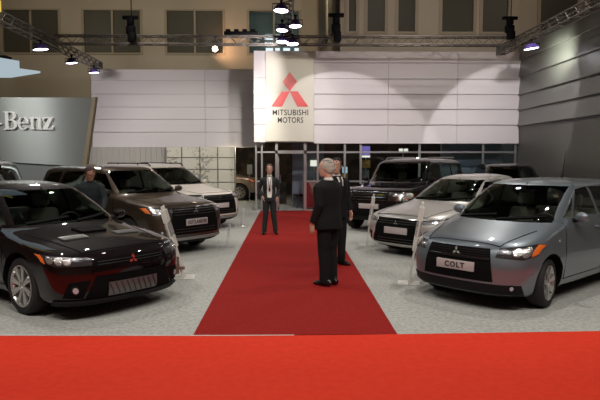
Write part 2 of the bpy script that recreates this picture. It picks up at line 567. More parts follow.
def add_interior(S, root):
    h = S.L / 2; zc = S.windshield[0][1]; xs = S.seat_x + h; zf = S.z0 + 0.12
    b = bmesh.new()
    x_d = S.xf(zc) + h
    box(b, (x_d - 0.75, -S.w(zc) * 0.84, zc - 0.32), (x_d - 0.30, S.w(zc) * 0.84, zc - 0.05), 0.05)
    box(b, (x_d - 0.40, -S.w(zc) * 0.72, zc - 0.12), (x_d - 0.16, S.w(zc) * 0.72, zc - 0.03), 0.03)
    obj('dashboard', b, M['dash'], root)
    for sg in (1, -1):
        b = bmesh.new(); y = sg * 0.36
        box(b, (xs - 0.25, y - 0.24, zf), (xs + 0.28, y + 0.24, zf + 0.30), 0.06)
        rt = Matrix.Translation((xs - 0.22, y, zf + 0.25)) @ Matrix.Rotation(-0.32, 4, 'Y')
        box(b, (-0.10, -0.23, 0), (0.06, 0.23, 0.56), 0.06, 0, rt)
        box(b, (-0.06, -0.12, 0.60), (0.05, 0.12, 0.80), 0.04, 0, rt)
        tube(b, [rt @ Vector((0, 0.05, 0.5)), rt @ Vector((0, 0.05, 0.65))], 0.01, 6)
        tube(b, [rt @ Vector((0, -0.05, 0.5)), rt @ Vector((0, -0.05, 0.65))], 0.01, 6)
        obj('seat', b, M['seat'], root)
    b = bmesh.new()
    box(b, (xs - 1.15, -0.6, zf), (xs - 0.72, 0.6, zf + 0.32), 0.06)
    rt = Matrix.Translation((xs - 1.10, 0, zf + 0.25)) @ Matrix.Rotation(-0.3, 4, 'Y')
    box(b, (-0.1, -0.6, 0), (0.05, 0.6, 0.52), 0.06, 0, rt)
    obj('rear_seat', b, M['seat'], root)
    b = bmesh.new()
    mt = Matrix.Translation((x_d - 0.82, 0.36, zc - 0.10)) @ Matrix.Rotation(0.45, 4, 'Y')
    pts = [mt @ Vector((0, 0.18 * math.cos(t), 0.18 * math.sin(t))) for t in [2 * PI * k / 20 for k in range(21)]]
    tube(b, pts, 0.015, 8)
    for t in (0, PI, 1.5 * PI): tube(b, [mt @ Vector((0, 0, 0)), mt @ Vector((0, 0.18 * math.cos(t), 0.18 * math.sin(t)))], 0.014, 6)
    tube(b, [mt @ Vector((0, 0, 0)), (x_d - 0.6, 0.36, zc - 0.2)], 0.03, 8)
    obj('steering_wheel', b, M['dash'], root)
    b = bmesh.new()
    zt = S.windshield[2][1]; xt = S.xf(zt) + h
    box(b, (xt - 0.10, -0.11, zt - 0.12), (xt - 0.07, 0.11, zt - 0.06), 0.01)
    tube(b, [(xt - 0.08, 0, zt - 0.07), (xt - 0.05, 0, zt + 0.03)], 0.01, 6)
    obj('rear_view_mirror', b, M['trim'], root)

def fpatch(S, name, poly, m, root, thick=0.006, off=0.0, du=0.05, dv=0.04, label=None):
    """panel on the nose; poly given as (y, z)"""
    b = bmesh.new()
    P = [(S.u_y(y, z), z) for y, z in poly]
    mapped_patch(b, S.fr, P, thick, off, du, dv)
    return obj(name, b, m, root, sharp=45, label=label)

def upatch(S, name, poly, m, root, thick=0.006, off=0.0, label=None):
    b = bmesh.new(); mapped_patch(b, S.fr, poly, thick, off, 0.04, 0.03)
    return obj(name, b, m, root, sharp=45, label=label)

def badge(S, root, z, r, m, off=0.012):
    b = bmesh.new()
    p = S.fr(0, z); x = p.x + off
    for a in (PI / 2, PI / 2 + 2 * PI / 3, PI / 2 + 4 * PI / 3):
        q = []
        for rr, da in ((0.03, 0), (0.58, PI / 6), (1, 0), (0.58, -PI / 6)):
            q.append((rr * r * math.cos(a + da), rr * r * math.sin(a + da)))
        prism(b, q, -0.015, 0.008, 0, Matrix.Translation((x, 0, z)) @ Matrix(((0, 0, 1, 0), (1, 0, 0, 0), (0, 1, 0, 0), (0, 0, 0, 1))))
    return obj('badge', b, m, root, smooth=False)

def number_plate(S, root, z, w, h, text, out=0.03, m=None):
    x = S.fr(S.u_y(w / 2, z), z).x
    x = max(x, S.fr(0, z).x - 0.02) + out
    b = bmesh.new(); box(b, (x - 0.06, -w / 2, z - h / 2), (x, w / 2, z + h / 2), 0.004)
    pl = obj('number_plate', b, m or M['plate'], root, label='pale plate')
    if text:
        tm = text_mesh(text, h * 0.82, 0.002, 0.003, 1.25)
        wd = max(v.co.x for v in tm.vertices) * 2
        if wd > w * .92: tm.transform(Matrix.Diagonal((w * .92 / wd, 1, 1, 1)))
        tm.transform(Matrix.Translation((x + 0.003, 0, z)) @ Matrix(((0, 0, 1, 0), (1, 0, 0, 0), (0, 1, 0, 0), (0, 0, 0, 1))))
        tm.materials.clear(); tm.materials.append(M['plate_text'])
        mesh_obj('lettering', tm, pl)

def headlights(S, root, poly, discs, amber=None, house=None):
    """poly (u, z) for the car's left lamp; discs (u, z, ru, rz)"""
    for sg in (1, -1):
        P = poly if sg > 0 else mirror_poly(poly)
        hl = upatch(S, 'headlight', P, house or M['lamp_dark'], root, 0.008)
        for u, z, ru, rz in discs:
            upatch(S, 'reflector', disc_poly(sg * u, z, ru, rz), M['lamp_bright'], hl, 0.013)
        if amber:
            A = amber if sg > 0 else mirror_poly(amber)
            upatch(S, 'turn_signal', A, M['amber'], hl, 0.013, label='amber lens')

def fogs(S, root, y, z, r):
    for sg in (1, -1):
        u = S.u_y(sg * y, z)
        f = upatch(S, 'fog_lamp', disc_poly(u, z, r / S.w(z) * 0.9, r), M['trim'], root, 0.012)
        upatch(S, 'reflector', disc_poly(u, z, r * 0.6 / S.w(z) * 0.9, r * 0.6), M['fog'], f, 0.016)

def d_evo(S, root, paint, text):
    fpatch(S, 'upper_grille', [(-.46, .68), (.46, .68), (.50, .60), (-.50, .60)], M['gap'], root, .004)
    fpatch(S, 'lower_grille', [(-.48, .50), (.48, .50), (.60, .235), (-.60, .235)], M['gap'], root, .004)
    fpatch(S, 'intercooler', [(-.34, .41), (.34, .41), (.34, .255), (-.34, .255)], M['mesh_grey'], root, .008, label='grey mesh intercooler')
    b = bmesh.new()
    for k in range(9):
        y = -.30 + .075 * k
        strip(b, lambda a, z: S.fr(S.u_y(a, z), z), (y - .03, .40), (y + .03, .265), .012, .014, 4)
    obj('intercooler_fins', b, M['disc'], root)
    fpatch(S, 'bumper_bar', [(-.52, .575), (.52, .575), (.53, .525), (-.53, .525)], paint, root, .02)
    b = bmesh.new()
    for z in (.625, .655): strip(b, lambda a, q: S.fr(S.u_y(a, q), q), (-.45, z), (.45, z), .008, .010, 16)
    obj('grille_slats', b, M['disc'], root)
    badge(S, root, .635, .06, M['red_badge'])
    zz = .70
    headlights(S, root, [(S.u_y(.52, .64), .62), (.72, .625), (.93, .68), (.955, .755), (.80, .745), (S.u_y(.50, .71), .70)],
               [(.57, .668, .045, .032), (.67, .68, .05, .04), (.79, .695, .05, .04)], [(.875, .655), (.93, .68), (.955, .752), (.88, .745)])
    fogs(S, root, .70, .36, .055)
    for sg in (1, -1):
        P = [(.54, .46), (.76, .45), (.80, .28), (.62, .26)]
        fpatch(S, 'brake_duct', P if sg > 0 else mirror_poly(P), M['gap'], root, .004)
    b = bmesh.new()
    mapped_patch(b, S.fr, [(-.88, .235), (.88, .235), (.88, .205), (-.88, .205)], .035, 0, .05, .03)
    obj('front_lip', b, M['trim'], root)
    for sg in (1, -1):
        b = bmesh.new(); P = [(-.62, sg * .52), (-.60, sg * .20), (-.74, sg * .20), (-.76, sg * .52)]
        mapped_patch(b, S.top, P, .012, 0, .05, .05)
        v = obj('hood_vent', b, M['mesh_grey'], root, label='grey mesh vent')
        b = bmesh.new()
        strip(b, S.top, (-.66, sg * .5), (-.645, sg * .22), .012, .018, 8)
        strip(b, S.top, (-.71, sg * .5), (-.695, sg * .22), .012, .018, 8)
        obj('vent_slats', b, M['alloy'], v)
    b = bmesh.new(); mapped_patch(b, S.top, [(-.80, -.17), (-.80, .17), (-1.0, .20), (-1.0, -.20)], .025, 0, .05, .05)
    obj('hood_scoop', b, M['gap'], root)
    yield 1

def d_silver(S, root, paint, text):
    fpatch(S, 'grille', [(-.46, .70), (.46, .70), (.60, .25), (-.60, .25)], M['gap'], root, .004)
    b = bmesh.new()
    f2 = lambda a, q: S.fr(S.u_y(a, q), q)
    for z in (.66, .62, .34, .29): strip(b, f2, (-.46, z), (.46, z), .010, .010, 16)
    obj('grille_slats', b, M['disc'], root)
    b = bmesh.new()
    for p, q in (((-.465, .705), (.465, .705)),): strip(b, f2, p, q, .016, .012, 16)
    for sg in (1, -1): strip(b, f2, (sg * .465, .70), (sg * .605, .25), .016, .012, 12)
    obj('grille_surround', b, M['chrome'], root, label='chrome surround')
    badge(S, root, .635, .05, M['chrome'])
    number_plate(S, root, .49, .52, .12, text, .02)
    headlights(S, root, [(S.u_y(.52, .64), .63), (.72, .64), (.93, .69), (.955, .755), (.80, .745), (S.u_y(.50, .71), .70)],
               [(.60, .675, .04, .03), (.73, .69, .045, .036)], [(.875, .665), (.93, .69), (.955, .752), (.88, .745)])
    for sg in (1, -1):
        P = [(.64, .42), (.76, .44), (.79, .27), (.68, .26)]
        fpatch(S, 'fog_recess', P if sg > 0 else mirror_poly(P), M['gap'], root, .004)
    fogs(S, root, .73, .34, .045)
    yield 1

def d_colt(S, root, paint, text):
    f2 = lambda a, q: S.fr(S.u_y(a, q), q)
    fpatch(S, 'grille', [(-.42, .745), (.42, .745), (.49, .36), (-.49, .36)], M['gap'], root, .004)
    b = bmesh.new()
    strip(b, f2, (-.435, .625), (.435, .625), .03, .018, 16)
    for z in (.715, .69, .66): strip(b, f2, (-.42, z), (.42, z), .008, .008, 16)
    obj('grille_slats', b, M['trim'], root)
    b = bmesh.new()
    strip(b, f2, (-.44, .632), (.44, .632), .007, .021, 16)
    obj('grille_strip', b, M['chrome'], root, label='bright strip')
    badge(S, root, .685, .058, M['chrome'])
    number_plate(S, root, .515, .52, .112, text, .025)
    fpatch(S, 'lower_intake', [(-.76, .335), (.76, .335), (.74, .20), (-.74, .20)], M['trim'], root, .005)
    fogs(S, root, .68, .30, .04)
    headlights(S, root, [(S.u_y(.50, .66), .655), (.68, .635), (.93, .69), (.985, .785), (.82, .80), (S.u_y(.52, .74), .755)],
               [(.595, .71, .06, .045), (.72, .715, .075, .06)], [(.81, .665), (.93, .695), (.98, .782), (.83, .792)])
    p = S.top(-2.9, 0.0)
    b = bmesh.new(); tube(b, [p, p + Vector((-0.12, 0, 0.42))], [0.006, 0.003], 6); tube(b, [p, p + Vector((-.01, 0, .03))], .015, 8)
    obj('antenna', b, M['trim'], root)
    for sg in (1, -1):
        b = bmesh.new(); c = S.side(-1.02, .80, sg)
        ball(b, c, (.028, .008, .018), 10, 8); obj('side_repeater', b, M['lamp_bright'], root)
    yield 1

def rails(S, root, y, x0, x1, m):
    for sg in (1, -1):
        b = bmesh.new()
        p = [S.top(x0 + (x1 - x0) * k / 8, sg * y) for k in range(9)]
        q = [a + Vector((0, 0, .055)) for a in p]
        tube(b, [p[0] + Vector((.1, 0, -.005))] + q + [p[-1] + Vector((-.1, 0, -.005))], .016, 8)
        for k in (2, 6): tube(b, [p[k] - Vector((0, 0, .02)), q[k]], .014, 6)
        obj('roof_rail', b, m, root)

def d_outlander(S, root, paint, text):
    f2 = lambda a, q: S.fr(S.u_y(a, q), q)
    fpatch(S, 'grille', [(-.50, .89), (.50, .89), (.62, .40), (-.62, .40)], M['gap'], root, .005)
    b = bmesh.new()
    for z in (.86, .82, .77, .50, .45): strip(b, f2, (-.5, z), (.5, z), .010, .010, 16)
    obj('grille_slats', b, M['disc'], root)
    badge(S, root, .83, .06, M['chrome'])
    number_plate(S, root, .62, .52, .12, text, .03, M['plate'])
    headlights(S, root, [(S.u_y(.54, .78), .785), (.70, .775), (.93, .80), (.97, .90), (.82, .915), (S.u_y(.53, .89), .905)],
               [(.58, .845, .05, .04), (.70, .848, .055, .045)], [(.80, .80), (.93, .815), (.965, .895), (.82, .90)])
    fogs(S, root, .74, .46, .045)
    b = bmesh.new(); mapped_patch(b, S.fr, [(-.62, .345), (.62, .345), (.55, .295), (-.55, .295)], .02, 0, .05, .03)
    obj('skid_lip', b, M['lip'], root, label='silver skid lip')
    if S.rails: rails(S, root, .56, -2.2, -4.0, M['gap'])
    yield 1

def d_pajero(S, root, paint, text):
    f2 = lambda a, q: S.fr(S.u_y(a, q), q)
    fpatch(S, 'grille', [(-.46, 1.0), (.46, 1.0), (.44, .80), (-.44, .80)], M['gap'], root, .006)
    b = bmesh.new()
    for z in (.995, .94, .88, .81): strip(b, f2, (-.46, z), (.46, z), .022, .014, 16)
    obj('grille_slats', b, M['chrome'], root)
    badge(S, root, .91, .07, M['chrome'])
    headlights(S, root, [(S.u_y(.50, .80), .80), (.74, .80), (.90, .82), (.91, .98), (.74, .995), (S.u_y(.51, 1.0), 1.0)],
               [(.58, .90, .06, .075), (.72, .90, .06, .075)], [(.80, .82), (.89, .835), (.90, .965), (.80, .975)], M['chrome'])
    number_plate(S, root, .66, .52, .12, text, .03)
    fpatch(S, 'lower_grille', [(-.55, .56), (.55, .56), (.58, .42), (-.58, .42)], M['gap'], root, .005)
    fogs(S, root, .75, .50, .06)
    b = bmesh.new(); mapped_patch(b, S.top, [(-.55, -.22), (-.55, .22), (-.95, .24), (-.95, -.24)], .035, 0, .06, .06)
    obj('hood_scoop', b, paint, root)
    b = bmesh.new()
    for sg in (1, -1): strip(b, lambda x, z, sg=sg: S.side(x, z, sg), (-1.6, S.belt + .005), (-4.6, S.belt + .02), .022, .006, 30)
    obj('belt_line', b, M['chrome'], root, label='chrome belt line')
    rails(S, root, .60, -2.3, -4.2, M['alloy'])
    yield 1

LANCER = dict(L=4.55, W=1.78, R=.325, rim=.74, spokes=10, twin=False, rows=74, clad=0, belt=.975, axles=(-.93, -3.57),
    front=[(.17, -.12), (.22, -.03), (.35, 0), (.55, -.005), (.66, -.03), (.72, -.06), (.765, -.13), (.83, -.42), (.89, -.80), (.94, -1.08), (.965, -1.18), (.99, -1.25), (1.2, -1.65), (1.38, -2.02), (1.44, -2.25), (1.475, -2.55), (1.485, -2.75), (1.49, -2.85)],
    rear=[(.17, -4.40), (.25, -4.5), (.5, -4.55), (.7, -4.55), (.95, -4.5), (1.03, -4.42), (1.06, -4.1), (1.08, -3.95), (1.2, -3.75), (1.38, -3.4), (1.44, -3.25), (1.475, -3.05), (1.49, -2.95)],
    width=[(.17, .76), (.22, .82), (.35, .86), (.6, .885), (.75, .88), (.85, .865), (.93, .83), (.97, .80), (1.2, .70), (1.38, .60), (1.43, .54), (1.47, .40), (1.485, .25), (1.49, .12)],
    df=[(.17, .45), (.7, .50), (.8, .60), (.95, .7), (1.0, .55), (1.3, .4), (1.45, .3), (1.49, .04)], dr=[(.17, .4), (.9, .45), (1.1, .5), (1.3, .4), (1.49, .04)],
    nexp=[(.17, 2.7), (.7, 2.6), (.95, 2.4), (1.0, 2.5), (1.49, 2.2)],
    side_windows=[[(-1.55, .995), (-2.10, 1.345), (-2.66, 1.385), (-2.70, .995)], [(-2.78, .995), (-2.75, 1.385), (-3.25, 1.34), (-3.62, 1.08), (-3.56, 1.0)]],
    windshield=[(-.69, .985), (.69, .985), (.525, 1.385), (-.525, 1.385)], rear_window=[(-.62, 1.10), (.62, 1.10), (.5, 1.37), (-.5, 1.37)],
    mirror=(-1.62, .96), handles=(-2.55, -3.40), seat_x=-2.35,
    seams=[((-1.38, .93), (-1.32, .30)), ((-2.74, .97), (-2.74, .30)), ((-3.62, .97), (-3.30, .55)), ((-1.33, .30), (-3.2, .30))],
    hood_seams=[((-.16, .56), (-1.15, .72)), ((-.15, 0.0), (-.17, .56))])
COLT = dict(L=3.9, W=1.695, R=.30, rim=.72, spokes=7, twin=True, rows=74, clad=0, belt=1.03, axles=(-.76, -3.26),
    front=[(.17, -.12), (.22, -.02), (.35, 0), (.5, 0), (.65, -.03), (.75, -.07), (.80, -.14), (.87, -.36), (.94, -.62), (.99, -.80), (1.02, -.90), (1.05, -.97), (1.25, -1.33), (1.42, -1.68), (1.48, -1.88), (1.515, -2.2), (1.53, -2.5)],
    rear=[(.17, -3.75), (.25, -3.86), (.5, -3.9), (.8, -3.88), (1.0, -3.82), (1.25, -3.68), (1.42, -3.5), (1.48, -3.3), (1.515, -3.0), (1.53, -2.6)],
    width=[(.17, .72), (.22, .78), (.35, .82), (.6, .845), (.8, .835), (.92, .82), (1.0, .79), (1.05, .765), (1.25, .69), (1.42, .61), (1.475, .55), (1.51, .40), (1.53, .12)],
    df=[(.17, .45), (.7, .5), (.82, .6), (1.0, .62), (1.1, .42), (1.4, .28), (1.53, .05)], dr=[(.17, .3), (1.0, .35), (1.53, .05)],
    nexp=[(.17, 2.7), (.7, 2.5), (1.0, 2.4), (1.1, 2.5), (1.53, 2.2)],
    side_windows=[[(-1.53, 1.05), (-1.88, 1.395), (-2.27, 1.425), (-2.31, 1.05)], [(-1.30, 1.06), (-1.47, 1.06), (-1.72, 1.31)], [(-2.39, 1.05), (-2.35, 1.425), (-3.0, 1.41), (-3.36, 1.14), (-3.30, 1.06)]],
    windshield=[(-.685, 1.003), (.685, 1.003), (.56, 1.44), (-.56, 1.44)], rear_window=[(-.6, 1.05), (.6, 1.05), (.5, 1.42), (-.5, 1.42)],
    mirror=(-1.50, 1.01), handles=(-2.18, -3.05), seat_x=-2.05,
    seams=[((-1.22, 1.0), (-1.16, .30)), ((-2.35, 1.03), (-2.35, .30)), ((-3.30, 1.03), (-2.92, .5)), ((-1.17, .30), (-2.85, .30))],
    hood_seams=[((-.16, .50), (-.76, .66)), ((-.14, 0.0), (-.165, .50))])
OUT = dict(L=4.64, W=1.80, R=.35, rim=.70, spokes=7, twin=False, rows=70, clad=.36, rails=True, belt=1.12, axles=(-.95, -3.62),
    front=[(.22, -.14), (.28, -.04), (.45, 0), (.7, -.01), (.84, -.04), (.91, -.10), (.96, -.28), (1.01, -.62), (1.07, -1.0), (1.10, -1.12), (1.13, -1.19), (1.35, -1.55), (1.55, -1.90), (1.62, -2.1), (1.665, -2.5), (1.68, -3.0)],
    rear=[(.22, -4.45), (.3, -4.6), (.6, -4.64), (.95, -4.62), (1.1, -4.58), (1.35, -4.45), (1.55, -4.28), (1.62, -4.1), (1.665, -3.7), (1.68, -3.1)],
    width=[(.22, .78), (.28, .83), (.45, .87), (.7, .895), (.9, .89), (1.02, .87), (1.1, .83), (1.14, .81), (1.35, .73), (1.55, .65), (1.61, .58), (1.65, .45), (1.68, .12)],
    df=[(.22, .4), (.8, .45), (.95, .6), (1.1, .65), (1.2, .5), (1.5, .35), (1.68, .05)], dr=[(.22, .3), (1.1, .35), (1.68, .05)],
    nexp=[(.22, 2.8), (.8, 2.7), (1.1, 2.4), (1.2, 2.5), (1.68, 2.2)],
    side_windows=[[(-1.52, 1.14), (-1.98, 1.50), (-2.58, 1.55), (-2.62, 1.14)], [(-2.70, 1.14), (-2.66, 1.55), (-3.42, 1.54), (-3.50, 1.15)], [(-3.60, 1.16), (-3.52, 1.53), (-4.0, 1.49), (-4.25, 1.25), (-4.2, 1.18)]],
    windshield=[(-.70, 1.125), (.70, 1.125), (.575, 1.56), (-.575, 1.56)], rear_window=[(-.62, 1.15), (.62, 1.15), (.52, 1.53), (-.52, 1.53)],
    mirror=(-1.62, 1.11), handles=(-2.48, -3.30), seat_x=-2.3,
    seams=[((-1.42, 1.08), (-1.36, .42)), ((-2.66, 1.12), (-2.66, .42)), ((-3.56, 1.12), (-3.25, .7)), ((-1.37, .42), (-3.15, .42))],
    hood_seams=[((-.22, .55), (-1.05, .72)), ((-.2, 0.0), (-.225, .55))])
PAJ = dict(L=4.8, W=1.875, R=.39, rim=.62, spokes=6, twin=False, rows=66, clad=.42, belt=1.19, axles=(-.85, -3.63),
    front=[(.3, -.15), (.36, -.04), (.5, 0), (.75, -.02), (.95, -.05), (1.02, -.10), (1.08, -.30), (1.12, -.75), (1.15, -1.15), (1.18, -1.32), (1.21, -1.40), (1.45, -1.68), (1.68, -1.98), (1.76, -2.2), (1.81, -2.6), (1.83, -3.1)],
    rear=[(.3, -4.65), (.4, -4.76), (.6, -4.8), (.95, -4.8), (1.2, -4.76), (1.45, -4.68), (1.68, -4.55), (1.76, -4.35), (1.81, -3.9), (1.83, -3.2)],
    width=[(.3, .84), (.36, .89), (.5, .915), (.8, .93), (1.0, .925), (1.1, .90), (1.18, .87), (1.22, .85), (1.45, .79), (1.68, .73), (1.75, .66), (1.8, .5), (1.83, .13)],
    df=[(.3, .3), (1.0, .35), (1.15, .5), (1.3, .35), (1.83, .05)], dr=[(.3, .25), (1.2, .3), (1.83, .05)],
    nexp=[(.3, 3.0), (1.0, 3.0), (1.15, 2.8), (1.83, 2.3)],
    side_windows=[[(-1.62, 1.23), (-1.98, 1.63), (-2.58, 1.68), (-2.62, 1.23)], [(-2.70, 1.23), (-2.66, 1.68), (-3.46, 1.68), (-3.50, 1.23)], [(-3.60, 1.23), (-3.55, 1.67), (-4.30, 1.64), (-4.45, 1.28), (-4.4, 1.24)]],
    windshield=[(-.75, 1.205), (.75, 1.205), (.65, 1.68), (-.65, 1.68)], rear_window=[(-.7, 1.22), (.7, 1.22), (.62, 1.66), (-.62, 1.66)],
    mirror=(-1.70, 1.20), handles=(-2.48, -3.32), seat_x=-2.35,
    seams=[((-1.50, 1.14), (-1.42, .5)), ((-2.66, 1.19), (-2.66, .5)), ((-3.56, 1.19), (-3.25, .75)), ((-1.43, .5), (-3.12, .5))],
    hood_seams=[((-.28, .62), (-1.25, .76)), ((-.27, 0.0), (-.28, .62))])
def shape(spec, **kw): return Shape(dict(spec, **kw))
WIDE = dict(twin=True, spokes=8, width=[(z, w * 1.03) for z, w in LANCER['width']], W=1.83, R=.335)
rad = math.radians
# ------------------------------------------------------------------ people
M['skin'] = mat('skin', (0.50, 0.27, 0.19), 0.5, noise=(18, (0.56, 0.32, 0.23), 0.35, 0.7))
M['skin_tan'] = mat('skin_tanned', (0.40, 0.20, 0.13), 0.5)
M['hair_white'] = mat('grey_white_hair', (0.42, 0.39, 0.34), 0.7, bump=(120, 0.8))
M['hair_black'] = mat('black_hair', (0.012, 0.009, 0.008), 0.55, bump=(120, 0.8))
M['hair_brown'] = mat('brown_hair', (0.05, 0.025, 0.014), 0.55, bump=(120, 0.8))
M['suit_black'] = mat('black_suit_cloth', (0.006, 0.006, 0.006), 0.85, spec=0.25, bump=(35, 0.25))
M['suit_char'] = mat('charcoal_suit_cloth', (0.020, 0.023, 0.023), 0.85, spec=0.25, bump=(35, 0.25))
M['teal_shirt'] = mat('dark_teal_cloth', (0.010, 0.017, 0.019), 0.85, bump=(30, 0.3))
M['white_cloth'] = mat('white_shirt_cloth', (0.68, 0.65, 0.60), 0.8, bump=(30, 0.2))
M['shoe'] = mat('black_leather', (0.010, 0.009, 0.008), 0.25)
M['tie'] = mat('dark_tie_cloth', (0.03, 0.02, 0.02), 0.7)
M['eye_white'] = mat('eye_white', (0.75, 0.72, 0.68), 0.3)
M['iris'] = mat('iris_dark', (0.03, 0.02, 0.015), 0.2)
M['lips'] = mat('lips', (0.40, 0.15, 0.12), 0.5)

def hand_tubes(bm, wrist, d, n, side, s, curl=0.35):
    """palm, four unequal bent fingers and a thumb from the palm's side; d = pointing direction, n = palm normal"""
    d = Vector(d).normalized(); n = Vector(n); n = (n - d * n.dot(d)).normalized()
    w = d.cross(n) * side                                    # towards the thumb
    wrist = Vector(wrist)
    tube(bm, [wrist - d * .02 * s, wrist + d * .02 * s, wrist + d * .06 * s, wrist + d * .095 * s], [.026 * s, .034 * s, .041 * s, .040 * s], 12, r2=[.020 * s, .016 * s, .014 * s, .012 * s], up=w)
    for k, (ln, off) in enumerate(((.070, .031), (.080, .0105), (.075, -.0105), (.058, -.031))):
        a = wrist + d * (.082 - .004 * abs(k - 1)) * s + w * off * s
        dd = (d + w * off * 2.6).normalized()
        c1 = (dd * math.cos(curl) + n * math.sin(curl)); c2 = (dd * math.cos(curl * 2.3) + n * math.sin(curl * 2.3))
        p1 = a + dd * ln * .45 * s; p2 = p1 + c1 * ln * .35 * s; p3 = p2 + c2 * ln * .3 * s
        tube(bm, [a, p1, p2, p3], [.0095 * s, .009 * s, .0085 * s, .0065 * s], 8)
    t0 = wrist + d * .025 * s + w * .026 * s
    t1 = t0 + (d * .5 + w * .75 + n * .25).normalized() * .038 * s
    t2 = t1 + (d * .9 + w * .25 + n * .35).normalized() * .030 * s
    t3 = t2 + (d * .95 + n * .4).normalized() * .022 * s
    tube(bm, [t0, t1, t2, t3], [.013 * s, .0115 * s, .010 * s, .0075 * s], 8)

def person(label, loc, theta, H, arms, legs, outfit, head_yaw=0.0, head_pitch=0.0, lean=0.0, female=False, skin='skin', hair='hair_black', group=None, bulk=1.0):
    """arms/legs: dict 'l','r' -> joint offsets in metres for a 1.75 m figure; facing +x"""
    s = H / 1.75
    root = thing('person', label, 'person', (loc[0], loc[1], loc[2] if len(loc) > 2 else 0), theta, group)
    ML = Matrix.Translation((0, 0, .93)) @ Matrix.Rotation(lean, 4, 'Y') @ Matrix.Translation((0, 0, -.93))
    up_ = lambda p: (ML @ Vector(p)) * s
    lo_ = lambda p: Vector(p) * s
    nar = .90 if female else 1.0
    # ---- skin figure
    b = bmesh.new()
    tor = [(.90, .150, .095, 0), (1.0, .138, .09, 0), (1.08, .130, .085, 0), (1.25, .158, .10, .005), (1.36, .165, .095, 0), (1.42, .10, .070, -.01), (1.475, .06, .055, -.012)]
    tube(b, [up_((o, 0, z)) for z, _, _, o in tor], [w * nar * s for _, w, _, _ in tor], 18, r2=[d * s for _, _, d, _ in tor], up=(0, 1, 0))
    HM = ML @ Matrix.Translation((-.005, 0, 1.49)) @ Matrix.Rotation(head_yaw, 4, 'Z') @ Matrix.Rotation(head_pitch, 4, 'Y') @ Matrix.Translation((.02, 0, .135))
    hd = lambda p: (HM @ Vector(p)) * s
    tube(b, [up_((-.012, 0, 1.42)), up_((-.008, 0, 1.49)), hd((-.025, 0, -.06))], [.058 * nar * s, .054 * nar * s, .055 * nar * s], 14)
    prof = [(-.120, .022, .058, .005), (-.108, .040, .080, -.02), (-.085, .053, .089, -.05), (-.05, .063, .091, -.078), (-.01, .070, .088, -.094), (.02, .0745, .090, -.100), (.05, .0755, .092, -.102), (.08, .069, .080, -.095), (.103, .050, .056, -.070), (.118, .022, .022, -.035)]
    rings = []
    for z, hw, xf, xb in prof:
        ring = []
        for k in range(20):
            t = 2 * PI * k / 20; c, sn = math.cos(t), math.sin(t)
            cx = (xf + xb) / 2; rx = (xf - xb) / 2
            ring.append(b.verts.new(hd((cx + rx * math.copysign(abs(c) ** .85, c), hw * (.94 if female else 1) * math.copysign(abs(sn) ** .85, sn), z))))
        rings.append(ring)
    for a, c in zip(rings, rings[1:]):
        for k in range(20): b.faces.new((a[k], a[(k + 1) % 20], c[(k + 1) % 20], c[k]))
    b.faces.new(list(reversed(rings[0]))); b.faces.new(rings[-1])
    tube(b, [hd((.084, 0, .028)), hd((.098, 0, -.002)), hd((.110, 0, -.024)), hd((.090, 0, -.034))], [.008 * s, .010 * s, .014 * s, .010 * s], 8)
    for sg in (1, -1):
        ball(b, hd((-.008, sg * .076, -.005)), (.020 * s, .010 * s, .032 * s), 10, 8)
        tube(b, [hd((.088, sg * .010, .036)), hd((.086, sg * .045, .036))], [.007 * s, .006 * s], 6)
        tube(b, [hd((.083, sg * .012, -.062)), hd((.086, 0, -.060))], [.006 * s, .010 * s], 6)
    J = {}
    for key, sg in (('l', 1), ('r', -1)):
        sh = Vector((-.005, sg * .180 * nar * bulk, 1.415))
        el, wr, hdir, pn = arms[key]
        el = Vector(el); wr = Vector(wr)
        S_, E_, W_ = up_(sh), up_((el.x, sg * el.y, el.z)), up_((wr.x, sg * wr.y, wr.z))
        J[key] = (S_, E_, W_)
        tube(b, [S_ - Vector((0, .03 * sg * s, .035 * s)), S_.lerp(E_, .5), E_, E_.lerp(W_, .35), W_], [.036 * nar * s, .042 * nar * s, .037 * s, .037 * nar * s, .026 * s], 12)
        d3 = ML.to_3x3() @ Vector((hdir[0], sg * hdir[1], hdir[2])); n3 = ML.to_3x3() @ Vector((pn[0], sg * pn[1], pn[2]))
        hand_tubes(b, W_, d3, n3, -sg, s * nar)
        hp, kn, an = [Vector(q) for q in legs[key]]
        hp, kn, an = [lo_((q.x, sg * q.y, q.z)) for q in (hp, kn, an)]
        J['L' + key] = (hp, kn, an)
        tube(b, [hp + Vector((0, 0, .03)), hp.lerp(kn, .5), kn, kn.lerp(an, .35), an], [.082 * s, .068 * s, .050 * s, .048 * s, .034 * s], 12)
        tube(b, [an + Vector((-.04, 0, -.01)), an + Vector((.0, 0, -.02)), an + Vector((.08, sg * .01, -.045)) * 1, an + Vector((.13, sg * .015, -.055))], [.030 * s, .034 * s, .032 * s, .022 * s], 10)
    me = remeshed(b, .0065 * s, 2)
    finish(me, M[skin], sharp=0); mesh_obj('body', me, root)
    # ---- face and hair
    for sg in (1, -1):
        b = bmesh.new(); ball(b, hd((.0835, sg * .031, .016)), .0105 * s, 10, 8)
        e = obj('eye', b, M['eye_white'], root)
        b = bmesh.new(); ball(b, hd((.0910, sg * .031, .016)), .0055 * s, 8, 6); obj('iris', b, M['iris'], e)
        b = bmesh.new(); tube(b, [hd((.094, sg * .014, .042)), hd((.092, sg * .034, .046)), hd((.082, sg * .052, .040))], [.004 * s, .0045 * s, .003 * s], 6)
        obj('eyebrow', b, M[hair if hair != 'hair_white' else 'hair_white'], root)
    b = bmesh.new(); tube(b, [hd((.084, .024, -.060)), hd((.0935, 0, -.058)), hd((.084, -.024, -.060))], [.003 * s, .008 * s, .003 * s], 8)
    obj('lips', b, M['lips'], root)
    b = bmesh.new()
